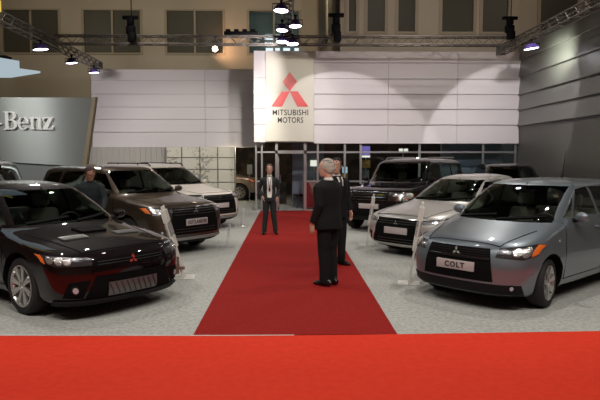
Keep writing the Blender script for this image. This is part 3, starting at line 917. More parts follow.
    R3 = HM.to_3x3().to_4x4()
    ball(b, hd((-.022, 0, .030)), (.100 * s, .088 * s, .104 * s), 24, 16, 0, R3)
    ball(b, hd((-.045, 0, -.012)), (.078 * s, .082 * s, .082 * s), 20, 12, 0, R3)
    for k in range(60):                                   # uneven tufts
        t = random.uniform(0, 2 * PI); ph = random.uniform(.05, 1.15)
        q = Vector((-.022 + .096 * math.sin(ph) * math.cos(t), .085 * math.sin(ph) * math.sin(t), .030 + .102 * math.cos(ph)))
        ball(b, hd(q), (.020 * s, .018 * s, .010 * s), 8, 6, 0, R3)
    if female:
        ball(b, hd((-.02, 0, .045)), (.102 * s, .084 * s, .098 * s), 20, 12, 0, R3)
        ball(b, hd((-.125, 0, .03)), (.038 * s, .040 * s, .042 * s), 14, 10)
    obj('hair', b, M[hair], root, sharp=0)
    # ---- clothes
    jm, tm, kind = outfit['jacket'], outfit['trousers'], outfit['kind']
    b = bmesh.new()
    if kind == 'suit':
        jt = [(.79, .205, .140, -.005), (.90, .200, .135, -.003), (1.0, .186, .126, 0), (1.09, .178, .120, .003), (1.24, .198, .134, .008), (1.36, .200, .126, 0), (1.405, .178, .108, -.006), (1.44, .130, .090, -.010), (1.468, .080, .074, -.012)]
        if female: jt = [(.84, .178, .132, -.005), (.92, .172, .128, 0), (1.02, .148, .108, 0), (1.09, .138, .102, .003), (1.24, .160, .128, .012), (1.34, .168, .118, .004), (1.41, .145, .092, -.006), (1.455, .075, .068, -.012)]
    else:
        jt = [(.86, .180, .125, 0), (.95, .172, .118, 0), (1.09, .168, .115, .003), (1.24, .188, .128, .006), (1.36, .195, .118, 0), (1.43, .150, .090, -.008), (1.468, .074, .068, -.012)]
    tube(b, [up_((o, 0, z)) for z, _, _, o in jt], [w * s * bulk for _, w, _, _ in jt], 22, r2=[d * s * bulk for _, _, d, _ in jt], up=(0, 1, 0))
    f_ = .84 if female else bulk
    for key in ('l', 'r'):
        S_, E_, W_ = J[key]
        tube(b, [S_ + Vector((0, -.03 * s if key == 'l' else .03 * s, -.020 * s)), S_.lerp(E_, .22), S_.lerp(E_, .55), E_, E_.lerp(W_, .5), W_.lerp(E_, .04)], [.056 * f_ * s, .068 * f_ * s, .064 * f_ * s, .058 * f_ * s, .052 * f_ * s, .047 * f_ * s], 14)
    jme = remeshed(b, .011 * s, 5); finish(jme, M[jm], sharp=0)
    mesh_obj('jacket' if kind == 'suit' else 'shirt', jme, root)
    b = bmesh.new()
    tw = .165 if female else .168 * bulk
    tube(b, [up_((0, 0, 1.0)), up_((0, 0, .93)), lo_((0, 0, .88)), lo_((0, 0, .82))], [tw * .93 * s, tw * s, tw * 1.02 * s, tw * .8 * s], 20, r2=[.112 * s, .120 * s, .122 * s, .10 * s], up=(0, 1, 0))
    for key in ('l', 'r'):
        hp, kn, an = J['L' + key]
        g = .95 if female else bulk
        bot = an + Vector((.012, 0, -.045 * s))
        tube(b, [hp + Vector((0, 0, .02)), hp.lerp(kn, .4), kn, kn.lerp(an, .5), bot], [.098 * g * s, .090 * g * s, .074 * g * s, .068 * g * s, .066 * g * s], 16)
    tme = remeshed(b, .011 * s, 4); finish(tme, M[tm], sharp=0)
    mesh_obj('trousers', tme, root)
    for key, sg in (('l', 1), ('r', -1)):
        hp, kn, an = J['L' + key]
        yaw = outfit.get('toe', 0.12) * sg
        dirv = Vector((math.cos(yaw), math.sin(yaw), 0))
        b = bmesh.new()
        g = Vector((an.x, an.y, 0)); z = an.z - .085 * s
        P = [(-.085, .030, .040), (-.05, .038, .062), (.02, .042, .060), (.09, .047, .042), (.15, .042, .032), (.195, .022, .024)]
        tube(b, [g + dirv * a * s + Vector((0, 0, max(0, z) + h_ * s * .9)) for a, w, h_ in P], [w * s for _, w, _ in P], 14, r2=[h_ * s for _, _, h_ in P], up=(-math.sin(yaw), math.cos(yaw), 0))
        for v in b.verts: v.co.z = max(v.co.z, max(0, z) + .001)
        obj('shoe', b, M['shoe'], root)
    # shirt front, collar, tie: laid on the jacket's own surface
    if kind == 'suit':
        bb = bmesh.new(); bb.from_mesh(jme); tree = BVHTree.FromBMesh(bb); bb.free()
        MI = ML.to_3x3()
        def fn(y, z):
            o = up_((.6, y, z)); d = MI @ Vector((-1, 0, 0))
            h = tree.ray_cast(o, d)
            return h[0] if h[0] is not None else up_((.03, y, z))
        ctr = up_((0, 0, 1.2))
        b = bmesh.new(); mapped_patch(b, fn, outfit['vee'], .004, 0, .02, .03, 0, ctr)
        obj('shirt', b, M['white_cloth'], root)
        b = bmesh.new()
        tube(b, [up_((-.012, 0, 1.448)), up_((-.008, 0, 1.475)), up_((-.006, 0, 1.497))], [.074 * nar * s, .066 * nar * s, .062 * nar * s], 18, r2=[.070 * s, .064 * s, .062 * s], up=(0, 1, 0))
        obj('collar', b, M['white_cloth'], root)
        for nm, poly, m_ in outfit.get('extra', ()):
            b = bmesh.new(); mapped_patch(b, fn, poly, .009, 0, .02, .03, 0, ctr); obj(nm, b, M[m_], root)
        for sg in (1, -1):                               # lapels
            L = [(.060, 1.44), (.105, 1.40), (.085, 1.28), (.018, 1.10), (.012, 1.12), (.045, 1.30)]
            if female: L = [(.058, 1.43), (.095, 1.38), (.085, 1.25), (.072, 1.10), (.062, 1.12), (.060, 1.30)]
            b = bmesh.new(); mapped_patch(b, fn, L if sg > 0 else mirror_poly(L), .010, 0, .02, .03, 0, ctr); obj('lapel', b, M[jm], root)
    return root

STAND = dict(l=((0, .095, .90), (.015, .10, .49), (-.02, .105, .085)), r=((0, .095, .90), (.015, .10, .49), (-.02, .105, .085)))
# ------------------------------------------------------------------ setting
def struct(name, bm, m, smooth=False, parent=None):
    o = obj(name, bm, m, parent, smooth)
    if parent is None: o['kind'] = 'structure'
    return o

M['floor'] = mat('grey_speckled_carpet', (0.31, 0.315, 0.292), 0.9, spec=0.2, noise=(22, (0.425, 0.43, 0.40), 0.38, 0.62))
M['runner'] = mat('dark_red_carpet', (0.22, 0.012, 0.010), 0.95, spec=0.1, noise=(40, (0.27, 0.017, 0.014), 0.35, 0.65))
M['red_floor'] = mat('bright_red_carpet', (0.60, 0.037, 0.017), 0.95, spec=0.1, noise=(14, (0.66, 0.044, 0.020), 0.3, 0.7))
M['tape'] = mat('white_edge_tape', (0.6, 0.55, 0.5), 0.6)
M['cream'] = mat('cream_plaster', (0.50, 0.44, 0.34), 0.85, noise=(0.6, (0.46, 0.41, 0.32), 0.3, 0.7))
M['fascia'] = mat('white_lamella_board', (0.68, 0.64, 0.645), 0.45, spec=0.4)
M['steel_wall'] = mat('brushed_grey_board', (0.22, 0.22, 0.205), 0.38, 0.6)
M['steel_low'] = mat('grey_wall_board', (0.14, 0.135, 0.12), 0.5, 0.3)
M['pale_panel'] = mat('pale_wall_panel', (0.50, 0.48, 0.44), 0.7)
M['dark_room'] = mat('dark_interior', (0.02, 0.018, 0.017), 0.8)
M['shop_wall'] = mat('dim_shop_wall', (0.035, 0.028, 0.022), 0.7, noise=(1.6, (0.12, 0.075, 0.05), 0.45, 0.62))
M['dark_glass'] = mat('unlit_window_glass', (0.085, 0.082, 0.062), 0.4, spec=0.15)
M['win_frame'] = mat('cream_window_frame', (0.36, 0.31, 0.22), 0.6)
M['alu'] = mat('aluminium', (0.62, 0.63, 0.64), 0.3, 0.9)
M['alu_truss'] = mat('truss_aluminium', (0.20, 0.185, 0.165), 0.45, 0.7)
M['shop_glass'] = glass_mat('shop_glass', (0.80, 0.84, 0.84))
M['sign_face'] = mat('cream_sign_face', (0.66, 0.63, 0.54), 0.5)
M['logo_red'] = mat('logo_red', (0.72, 0.030, 0.030), 0.4)
M['black_text'] = mat('black_lettering', (0.01, 0.01, 0.01), 0.5)
M['white_text'] = mat('white_lettering', (0.85, 0.85, 0.83), 0.4)
M['merc_panel'] = mat('satin_grey_panel', (0.25, 0.262, 0.255), 0.34, 0.75)
_b = M['merc_panel'].node_tree.nodes['Principled BSDF']; _b.inputs['Anisotropic'].default_value = 0.9; _b.inputs['Anisotropic Rotation'].default_value = 0.25; _b.inputs['Base Color'].default_value = (.36, .375, .365, 1)
_t = M['merc_panel'].node_tree.nodes.new('ShaderNodeTangent'); _t.axis = 'Z'; M['merc_panel'].node_tree.links.new(_t.outputs['Tangent'], _b.inputs['Tangent'])
M['merc_edge'] = mat('brown_panel_edge', (0.20, 0.15, 0.09), 0.6)
M['grey_base'] = mat('grey_base', (0.17, 0.18, 0.175), 0.6)
M['black_metal'] = mat('black_metal', (0.004, 0.004, 0.005), 0.6, spec=0.1)
M['violet_metal'] = mat('violet_lamp_rim', (0.05, 0.03, 0.14), 0.35)
M['lens'] = emit_mat('lamp_lens', (0.92, 0.90, 1.0), 14)
M['lens_warm'] = emit_mat('warm_lamp_lens', (1.0, 0.86, 0.66), 22)
M['lens_soft'] = emit_mat('lit_tray', (0.66, 0.80, 0.88), 0.6)
M['lit_yellow'] = emit_mat('lit_yellow_panel', (0.85, 0.68, 0.12), 0.8)
M['office'] = emit_mat('office_light', (0.88, 0.95, 1.0), 1.6)
M['office_glow'] = mat('office_wall_glow', (0.16, 0.19, 0.18), 0.8, emit=(0.5, 0.60, 0.58), estr=0.05)  # weak emission stands in for room light falling on the wall
M['acrylic'] = mat('clear_acrylic', (0.72, 0.75, 0.72), 0.2)
M['acrylic'].node_tree.nodes['Principled BSDF'].inputs['Alpha'].default_value = 0.35
M['stand_white'] = mat('stand_white', (0.62, 0.61, 0.56), 0.5)
M['stand_grey'] = mat('stand_print', (0.38, 0.37, 0.35), 0.5, noise=(25, (0.20, 0.19, 0.19), 0.45, 0.55))
M['stand_brown'] = mat('stand_brown_print', (0.10, 0.045, 0.035), 0.5, noise=(40, (0.20, 0.11, 0.09), 0.42, 0.6))
M['poster_red'] = mat('poster_red', (0.42, 0.02, 0.03), 0.5)
M['poster_pale'] = mat('poster_pale', (0.55, 0.42, 0.38), 0.5)
M['door_blue'] = mat('grey_blue_door', (0.20, 0.22, 0.27), 0.6)
M['blue_wall'] = mat('blue_grey_partition', (0.36, 0.44, 0.54), 0.7)
M['violet_sign'] = emit_mat('violet_sign', (0.30, 0.22, 0.72), 0.8)
M['white_lit'] = emit_mat('white_lit_panel', (1.0, 0.93, 0.82), 1.3)
M['blue_lit'] = emit_mat('blue_white_lit', (0.55, 0.80, 0.90), 0.9)
M['ochre'] = mat('ochre_board', (0.48, 0.28, 0.05), 0.5)
M['chain'] = mat('chain_steel', (0.10, 0.10, 0.10), 0.4, 0.8)

# sprig-printed wall panels
def sprig():
    m = mat('sprig_print_panel', (0.72, 0.69, 0.58), 0.6)
    nt = m.node_tree; b = nt.nodes['Principled BSDF']
    tc = nt.nodes.new('ShaderNodeTexCoord')
    n1 = nt.nodes.new('ShaderNodeTexNoise'); n1.inputs['Scale'].default_value = 1.3
    n2 = nt.nodes.new('ShaderNodeTexNoise'); n2.inputs['Scale'].default_value = 11; n2.inputs['Detail'].default_value = 4
    mu = nt.nodes.new('ShaderNodeMath'); mu.operation = 'MULTIPLY'
    r = nt.nodes.new('ShaderNodeValToRGB')
    r.color_ramp.elements[0].position = 0.30; r.color_ramp.elements[0].color = (0.72, 0.69, 0.58, 1)
    r.color_ramp.elements[1].position = 0.36; r.color_ramp.elements[1].color = (0.36, 0.35, 0.29, 1)
    nt.links.new(tc.outputs['Object'], n1.inputs['Vector']); nt.links.new(tc.outputs['Object'], n2.inputs['Vector'])
    nt.links.new(n1.outputs['Fac'], mu.inputs[0]); nt.links.new(n2.outputs['Fac'], mu.inputs[1])
    nt.links.new(mu.outputs[0], r.inputs['Fac']); nt.links.new(r.outputs['Color'], b.inputs['Base Color'])
    return m
M['sprig'] = sprig()

b = bmesh.new(); box(b, (-15, -4, -.2), (15, 31, 0)); struct('floor', b, M['floor'])
b = bmesh.new(); box(b, (-15, -4, 9.9), (15, 31, 10.1)); struct('ceiling', b, M['dark_room'])
b = bmesh.new(); box(b, (-15.2, -4, 0), (-15, 31, 10)); struct('wall_left', b, M['cream'])
b = bmesh.new(); box(b, (15, -4, 0), (15.2, 31, 10)); struct('wall_right', b, M['cream'])
b = bmesh.new(); box(b, (-15, -4.2, 0), (15, -4, 10)); struct('wall_front', b, M['cream'])

def wall_open(bm, x0, x1, z0, z1, y0, y1, holes):
    """a wall in the XZ plane with rectangular holes (x0, x1, z0, z1) that share one sill and head height"""
    hz0, hz1 = holes[0][2], holes[0][3]
    box(bm, (x0, y0, z0), (x1, y1, hz0)); box(bm, (x0, y0, hz1), (x1, y1, z1))
    xs = [x0] + [v for h in holes for v in h[:2]] + [x1]
    for k in range(0, len(xs), 2): box(bm, (xs[k], y0, hz0), (xs[k + 1], y1, hz1))

WN = [0]
def window(x0, x1, z0, z1, y, pane, mull=1, depth=.12):
    WN[0] += 1
    b = bmesh.new(); t = .07
    box(b, (x0 - .05, y - .05, z0 - .09), (x1 + .05, y + depth, z0)); box(b, (x0 - .05, y - .03, z1), (x1 + .05, y + depth, z1 + .07))
    box(b, (x0 - .05, y - .03, z0), (x0 + t, y + depth, z1)); box(b, (x1 - t, y - .03, z0), (x1 + .05, y + depth, z1))
    for k in range(1, mull + 1):
        xm = x0 + (x1 - x0) * k / (mull + 1)
        box(b, (xm - .05, y - .02, z0), (xm + .05, y + depth, z1))
    w = struct('window_%d' % WN[0], b, M['win_frame'])
    b = bmesh.new(); box(b, (x0 + .02, y + .06, z0), (x1 - .02, y + .075, z1))
    struct('pane', b, pane, parent=w)
    return w

# rear hall wall with its row of windows high up
HZ = (6.93, 8.95)
holes = [(-13.9, -11.1, *HZ), (-10.0, -7.15, *HZ), (-6.0, -3.15, *HZ), (-2.0, .56, *HZ)]
b = bmesh.new(); wall_open(b, -15, 3, 0, 10, 29, 29.3, holes); struct('wall_back', b, M['cream'])
for i, h in enumerate(holes): window(*h, 29, M['dark_glass'] if i < 3 else M['shop_glass'])
b = bmesh.new(); box(b, (-15, 29.9, 6), (3, 30, 10)); struct('trim_1', b, M['dark_room'])
# room behind the fourth window with its ceiling lights on
b = bmesh.new(); box(b, (-2.3, 29.7, 6.5), (.9, 29.8, 9.2)); struct('trim_2', b, M['office_glow'])
for i, (x0, x1, z0, z1) in enumerate(((-1.15, -.45, 7.03, 7.30), (-.28, .06, 7.03, 7.30), (.28, .62, 7.03, 7.30), (-1.2, -.4, 7.48, 7.58), (-.25, .55, 7.48, 7.58), (-1.2, -.45, 7.72, 7.95))):
    b = bmesh.new(); box(b, (x0, 29.6, z0), (x1, 29.705, z1), .01)
    tag(obj('office_light', b, M['office'], smooth=False), 'white strip light glowing inside the rear window above the red logo sign', 'light', 'lights inside the rear window')

# building wall on the right, nearer, with tall windows above the boards
RZ = (6.4, 9.6)
rh = [(2.05, 2.5, *RZ), (2.78, 3.55, *RZ), (3.9, 4.65, *RZ), (5.5, 6.78, *RZ), (6.98, 8.05, *RZ), (9.1, 10.6, *RZ), (10.9, 12.4, *RZ)]
b = bmesh.new(); wall_open(b, 1.86, 15, 2.6, 10, 21.5, 21.8, rh); struct('wall_back_right', b, M['cream'])
for h in rh: window(*h, 21.5, M['dark_glass'], 0)
b = bmesh.new(); box(b, (1.86, 22.4, 6), (15, 22.5, 10)); struct('trim_3', b, M['dark_room'])
# return wall between the two, running back
def prism_wall(name, p0, p1, z0, z1, th, m):
    a = Vector((p0[0], p0[1])); c = Vector((p1[0], p1[1])); d = (c - a).normalized(); n = Vector((-d.y, d.x)) * th
    b = bmesh.new(); prism(b, [a, c, c + n, a + n], z0, z1); return struct(name, b, m)
prism_wall('wall_return', (1.88, 21.5), (1.35, 29.0), 2.6, 10, -.3, M['cream'])
for k, (t0, t1) in enumerate(((.06, .34), (.42, .80))):
    A = Vector((1.84, 21.5)).lerp(Vector((1.31, 29.0)), t0); B = Vector((1.84, 21.5)).lerp(Vector((1.31, 29.0)), t1)
    WN[0] += 1
    w = prism_wall('window_%d' % WN[0], A, B, 6.75, 9.6, .04, M['win_frame'])
    A2, B2 = A.lerp(B, .06) - Vector((.045, 0)), A.lerp(B, .94) - Vector((.045, 0))
    bb = bmesh.new(); n = Vector((-.02, 0)); prism(bb, [A2, B2, B2 + n, A2 + n], 6.85, 9.55); struct('pane', bb, M['dark_glass'], parent=w)

# lamella boards: each a board leaning out at its lower edge
def lamella(bm, x0, x1, zs, y, lip=.055, mtx=None):
    for z0, z1 in zip(zs, zs[1:]):
        poly = [(y - lip, z0), (y - lip + .012, z0 - .012), (y + .06, z0 - .012), (y + .06, z1), (y, z1)]
        m = Matrix(((0, 0, 1, 0), (1, 0, 0, 0), (0, 1, 0, 0), (0, 0, 0, 1)))
        prism(bm, poly, x0, x1, 0, m if mtx is None else mtx @ m)
ZR = [2.32, 2.96, 3.49, 3.99, 4.51, 5.05, 5.42]
b = bmesh.new()
for x0, x1 in ((.86, 3.375), (3.385, 5.735), (5.745, 7.88)): lamella(b, x0, x1, ZR, 20.0)
box(b, (.86, 20.05, 2.32), (7.88, 20.2, 5.40))
struct('wall_back_boards', b, M['fascia'])
ZL = [2.27, 2.88, 3.40, 3.89, 4.41, 4.95, 5.38]
b = bmesh.new()
for x0, x1 in ((-7.98, -3.415), (-3.405, -1.0)): lamella(b, x0, x1, ZL, 24.0)
box(b, (-7.98, 24.05, 2.27), (-1.0, 24.2, 5.36))
struct('wall_back_left_boards', b, M['fascia'])
# cream upper wall between boards and rear windows, left
b = bmesh.new(); box(b, (-8.0, 24.06, 5.38), (-1.0, 24.2, 5.42)); struct('trim_4', b, M['cream'])
# right-hand partition of brushed boards, running towards the camera
ZW = [2.92, 3.46, 3.97, 4.58, 5.15, 5.75]
b = bmesh.new()
MR = Matrix(((0, -1, 0, 7.90), (1, 0, 0, 0), (0, 0, 1, 0), (0, 0, 0, 1))).copy()
for z0, z1 in zip(ZW, ZW[1:]):
    poly = [(7.90 - .07, z0), (7.90 - .055, z0 - .015), (8.0, z0 - .015), (8.0, z1), (7.90, z1)]
    mm = Matrix(((1, 0, 0, 0), (0, 0, 1, 0), (0, 1, 0, 0), (0, 0, 0, 1)))
    prism(b, poly, 5.0, 20.2, 0, mm)
struct('wall_right_boards', b, M['steel_wall'])
b = bmesh.new(); box(b, (7.90, 5.0, 0), (8.0, 20.2, 2.905)); struct('wall_right_base', b, M['steel_low'])

# sign pier
b = bmesh.new()
for x0, x1 in ((-1.18, -.78), ): lamella(b, x0, x1, [2.36, 2.96, 3.49, 3.99, 4.51, 5.10], 19.86, .03)
box(b, (-1.18, 19.90, 2.36), (.86, 20.3, 5.12)); box(b, (-1.18, 19.9, 2.36), (-1.10, 24.0, 5.10))
box(b, (-1.18, 19.95, 5.12), (.86, 20.3, 5.42))
struct('wall_sign_pier', b, M['fascia'])
sg_ = thing('logo_sign', 'tall cream sign with three red diamonds and black lettering above the glass doors', 'sign', (.03, 19.86, 2.36))
b = bmesh.new(); box(b, (-.81, -.06, .02), (.80, .04, 2.98), .008); obj('sign_panel', b, M['sign_face'], sg_, smooth=False)
def diamond(pts):
    b = bmesh.new(); plate_xz(b, pts, -.10, -.06); bmesh.ops.recalc_face_normals(b, faces=b.faces[:])
    return obj('diamond', b, M['logo_red'], sg_, smooth=False)
cz = 4.05 - 2.36; e = .63
diamond([(0, cz), (.24, cz + .32), (0, cz + .64), (-.24, cz + .32)])
diamond([(0, cz), (-.265, cz), (-.62, cz - .50), (-.26, cz - .50)])
diamond([(0, cz), (.26, cz - .50), (.62, cz - .50), (.265, cz)])
for txt, z, w in (('MITSUBISHI', .98, 1.20), ('MOTORS', .725, .86)):
    tm = text_mesh(txt, .265, .006, .003, 1.05)
    x0 = min(v.co.x for v in tm.vertices); x1 = max(v.co.x for v in tm.vertices)
    tm.transform(Matrix.Translation((0.02, -.062, z)) @ Matrix(((w / (x1 - x0), 0, 0, 0), (0, 0, -1, 0), (0, 1, 0, 0), (0, 0, 0, 1))))
    tm.materials.clear(); tm.materials.append(M['black_text']); mesh_obj('lettering', tm, sg_)

# glazed front below the boards
def glazed(name, posts, x0, x1, y, ztop, bars, th=.035):
    b = bmesh.new()
    for p in posts: box(b, (p - th, y - .04, 0), (p + th, y + .04, ztop))
    for z in bars: box(b, (x0, y - .035, z - .03), (x1, y + .035, z + .03))
    box(b, (x0, y - .035, 0), (x1, y + .035, .06))
    o = struct(name, b, M['alu'])
    return o
def pane(par, x0, x1, z0, z1, y):
    b = bmesh.new(); box(b, (x0, y - .006, z0), (x1, y + .006, z1)); struct('pane', b, M['shop_glass'], parent=par)
w = glazed('window_21', (.99, 1.92, 2.47, 4.5, 6.7, 7.82), .60, 7.86, 20.1, 2.32, (1.02, 2.02))
xs = [.60, .99, 1.92, 2.47, 4.5, 6.7, 7.82]
for a, c in zip(xs, xs[1:]):
    pane(w, a + .035, c - .035, .06, .99, 20.1); pane(w, a + .035, c - .035, 1.05, 1.99, 20.1); pane(w, a + .035, c - .035, 2.05, 2.30, 20.1)
w = glazed('window_22', (-1.13, -.93), -1.15, -.46, 20.1, 2.36, (1.02, 2.02), .03)
pane(w, -1.09, -.96, .06, 2.3, 20.1); pane(w, -.89, -.48, .06, .99, 20.1); pane(w, -.89, -.48, 1.05, 1.99, 20.1); pane(w, -.89, -.48, 2.05, 2.3, 20.1)
d = bmesh.new()
box(d, (-.47, 20.02, 0), (-.38, 20.16, 2.36)); box(d, (.51, 20.02, 0), (.60, 20.16, 2.36)); box(d, (-.47, 20.02, 1.97), (.60, 20.16, 2.08)); box(d, (-.47, 20.02, -.0), (.60, 20.16, .012))
d1 = struct('door_1', d, M['alu'])
pane(d1, -.38, .51, 2.08, 2.34, 20.1)
# the leaf, swung inwards, and the grey-blue partition seen through the doorway
dl = bmesh.new()
for lo, hi in (((-.40, 20.16, .02), (-.35, 20.22, 1.95)), ((-.40, 20.96, .02), (-.35, 21.02, 1.95)), ((-.40, 20.16, .02), (-.35, 21.02, .12)), ((-.40, 20.16, 1.88), (-.35, 21.02, 1.95)), ((-.40, 20.16, .98), (-.35, 21.02, 1.04))): box(dl, lo, hi)
lf = struct('door_leaf', dl, M['alu'], parent=d1)
b = bmesh.new(); box(b, (-.378, 20.22, .12), (-.370, 20.96, 1.88)); struct('pane', b, M['shop_glass'], parent=lf)
b = bmesh.new(); tube(b, [(-.34, 20.9, .95), (-.30, 20.9, .95), (-.30, 20.9, 1.2), (-.34, 20.9, 1.2)], .012, 8); obj('door_handle', b, M['alu'], lf)
b = bmesh.new(); box(b, (.12, 21.6, 0), (1.3, 21.68, 2.5)); struct('trim_5', b, M['door_blue'])
b = bmesh.new(); box(b, (-1.16, 20.2, 2.5), (7.9, 28.9, 2.6)); box(b, (-8, 24.2, 2.5), (-1.16, 28.9, 2.6)); struct('ceiling_shop_blocker', b, M['dark_room'])  # unseen slab added to keep hall light out of the rooms below
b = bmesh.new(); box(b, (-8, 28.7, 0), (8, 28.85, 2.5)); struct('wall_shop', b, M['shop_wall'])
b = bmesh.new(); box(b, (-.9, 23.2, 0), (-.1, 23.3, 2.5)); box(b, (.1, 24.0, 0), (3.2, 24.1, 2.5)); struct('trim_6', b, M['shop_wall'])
b = bmesh.new(); box(b, (5.6, 21.45, 0), (7.88, 21.5, 2.5)); struct('trim_7', b, M['blue_wall'])
# left: sprig-printed panels and a pleated pale wall under the boards
b = bmesh.new(); box(b, (-4.96, 23.7, 0), (-2.17, 23.8, 2.26))
struct('wall_left_panels', b, M['sprig'])
b = bmesh.new()
for x in (-4.96, -4.33, -3.60, -2.88, -2.19): box(b, (x - .018, 23.67, 0), (x + .018, 23.705, 2.26))
for z in (.46, .84, 1.36, 1.84): box(b, (-4.96, 23.675, z - .015), (-2.17, 23.705, z + .015))
struct('trim_8', b, M['alu_truss'])
b = bmesh.new()
for k in range(16):
    x = -8.4 + 3.44 * k / 16
    prism(b, [(x, 23.9), (x + .215, 23.84), (x + .215, 24.0), (x, 24.0)], 0, 2.26)
struct('wall_pleated', b, M['pale_panel'])

# red carpets
b = bmesh.new(); box(b, (-.985, 5.87, .001), (1.115, 19.98, .012), .004)
tag(obj('carpet_runner', b, M['runner'], smooth=False), 'dark red carpet runner leading up to the glass doors', 'carpet')
b = bmesh.new(); prism(b, [(-9, -1.5), (9, -1.5), (9, 6.03), (3.28, 5.93), (.6, 5.84), (-.6, 5.83), (-3.0, 5.88), (-9, 5.95)], .001, .014)
tag(obj('aisle_carpet', b, M['red_floor'], smooth=False), 'bright red carpet strip across the aisle in the foreground', 'carpet')
b = bmesh.new(); prism(b, [(-3.6, 5.905), (-.6, 5.84), (.05, 5.845), (.05, 5.86), (-.6, 5.86), (-3.6, 5.925)], .001, .015)
tag(obj('edge_tape', b, M['tape'], smooth=False), 'thin white tape along the left edge of the bright red aisle carpet', 'tape')

# ------------------------------------------------------------------ grey stand with white serif letters
st = thing('sign_board', 'satin grey exhibition board with white serif letters and a slanted right end', 'sign', (-6.5, 15.0, 0))
b = bmesh.new(); plate_xz(b, [(-4.2, 3.36), (1.54, 3.34), (1.22, 1.60), (-.34, 1.70), (-4.2, 1.86)], 0, .14); obj('board', b, M['merc_panel'], st, smooth=False)
b = bmesh.new(); plate_xz(b, [(1.54, 3.36), (1.62, 3.36), (1.30, 1.42), (1.19, 1.42)], -.02, .16); obj('end_strip', b, M['merc_edge'], st, smooth=False, label='brown slanted end strip')
b = bmesh.new(); plate_xz(b, [(-4.2, 0), (1.12, 0), (1.19, 1.60), (-.34, 1.72), (-4.2, 1.88)], .06, .18); obj('base_wall', b, M['grey_base'], st, smooth=False, label='darker grey base')
def arc(cx, cy, rx, ry, a0, a1, n=14):
    return [(cx + rx * math.cos(rad(a0 + (a1 - a0) * k / n)), cy + ry * math.sin(rad(a0 + (a1 - a0) * k / n))) for k in range(n + 1)]
GL = {
 '-': ([[(0, .27), (.30, .27), (.30, .38), (0, .38)]], .40),
 'B': ([[(0, 0), (.44, 0)] + arc(.44, .275, .30, .275, -90, 70) + arc(.40, .76, .27, .24, -60, 90) + [(.40, 1.0), (0, 1.0), (0, .95), (.10, .93), (.10, .07), (0, .05)],
        [(.26, .07), (.40, .07)] + arc(.40, .28, .17, .21, -90, 90) + [(.26, .49)],
        [(.26, .56), (.38, .56)] + arc(.38, .745, .14, .185, -90, 90) + [(.26, .93)]], .80),
 'e': ([arc(.31, .345, .30, .355, 0, 318, 30) + arc(.335, .35, .20, .30, 312, 190, 14) + [(.14, .33), (.61, .33)],
        [(.15, .40)] + arc(.30, .42, .15, .24, 175, 5, 12) + [(.45, .40)]], .68),
 'n': ([[(0, 0), (.32, 0), (.32, .04), (.24, .06), (.24, .50)] + arc(.36, .50, .12, .11, 180, 0, 8) + [(.48, .06), (.41, .04), (.41, 0), (.71, 0), (.71, .04), (.63, .06), (.63, .48)] + arc(.43, .48, .20, .21, 0, 110, 8) + [(.24, .58), (.24, .69), (0, .67), (0, .63), (.09, .60), (.09, .06), (0, .04)]], .77),
 'z': ([[(0, 0), (.56, 0), (.58, .22), (.53, .22), (.46, .06), (.22, .06), (.55, .63), (.55, .68), (.03, .68), (.01, .48), (.06, .48), (.13, .62), (.34, .62), (0, .05)]], .6)}
def glyph(ch, x, y, s, par):
    cu = bpy.data.curves.new('g', 'CURVE'); cu.dimensions = '2D'; cu.fill_mode = 'BOTH'; cu.extrude = .03
    for poly in GL[ch][0]:
        sp = cu.splines.new('POLY'); sp.points.add(len(poly) - 1); sp.use_cyclic_u = True
        for p, q in zip(sp.points, poly): p.co = (x + q[0] * s, y + q[1] * s, 0, 1)
    o = link(bpy.data.objects.new('g', cu)); me = evaluated(o); bpy.data.objects.remove(o)
    me.transform(Matrix.Translation((0, -.05, 0)) @ Matrix(((1, 0, 0, 0), (0, 0, -1, 0), (0, 1, 0, 0), (0, 0, 0, 1))))
    me.materials.clear(); me.materials.append(M['white_text'])
    mesh_obj('letter', me, par)
x = -.87; s_ = .455
for ch in '-Benz':
    glyph(ch, x, 2.535, s_, st); x += GL[ch][1] * s_ * (.95 if ch != '-' else 1.0)

# lit tray hanging top left, with a yellow lit panel on it
tr = thing('hanging_light_tray', 'pale lit tray with a yellow panel hanging at the top left', 'light', (-5.12, 9.0, 3.13))
b = bmesh.new(); prism(b, [(-1.6, -1.0), (.84, -.2), (1.22, .35), (.5, .9), (-1.6, .9)], .02, .05); prism(b, [(-1.6, -.8), (.70, -.1), (.92, .3), (.4, .75), (-1.6, .75)], .05, .20)
obj('tray', b, M['lens_soft'], tr, smooth=False)
b = bmesh.new(); box(b, (-1.4, .25, .95), (.66, .33, 1.42), .01); obj('yellow_panel', b, M['lit_yellow'], tr, smooth=False, label='yellow lit panel')
b = bmesh.new(); box(b, (-1.2, .2, .20), (.76, .4, .27)); box(b, (-.9, .26, .27), (-.8, .32, 6.8)); box(b, (.55, .26, .27), (.62, .32, .95)); box(b, (-1.5, .26, .27), (-1.45, .32, 6.8)); obj('bracket', b, M['black_metal'], tr, smooth=False)

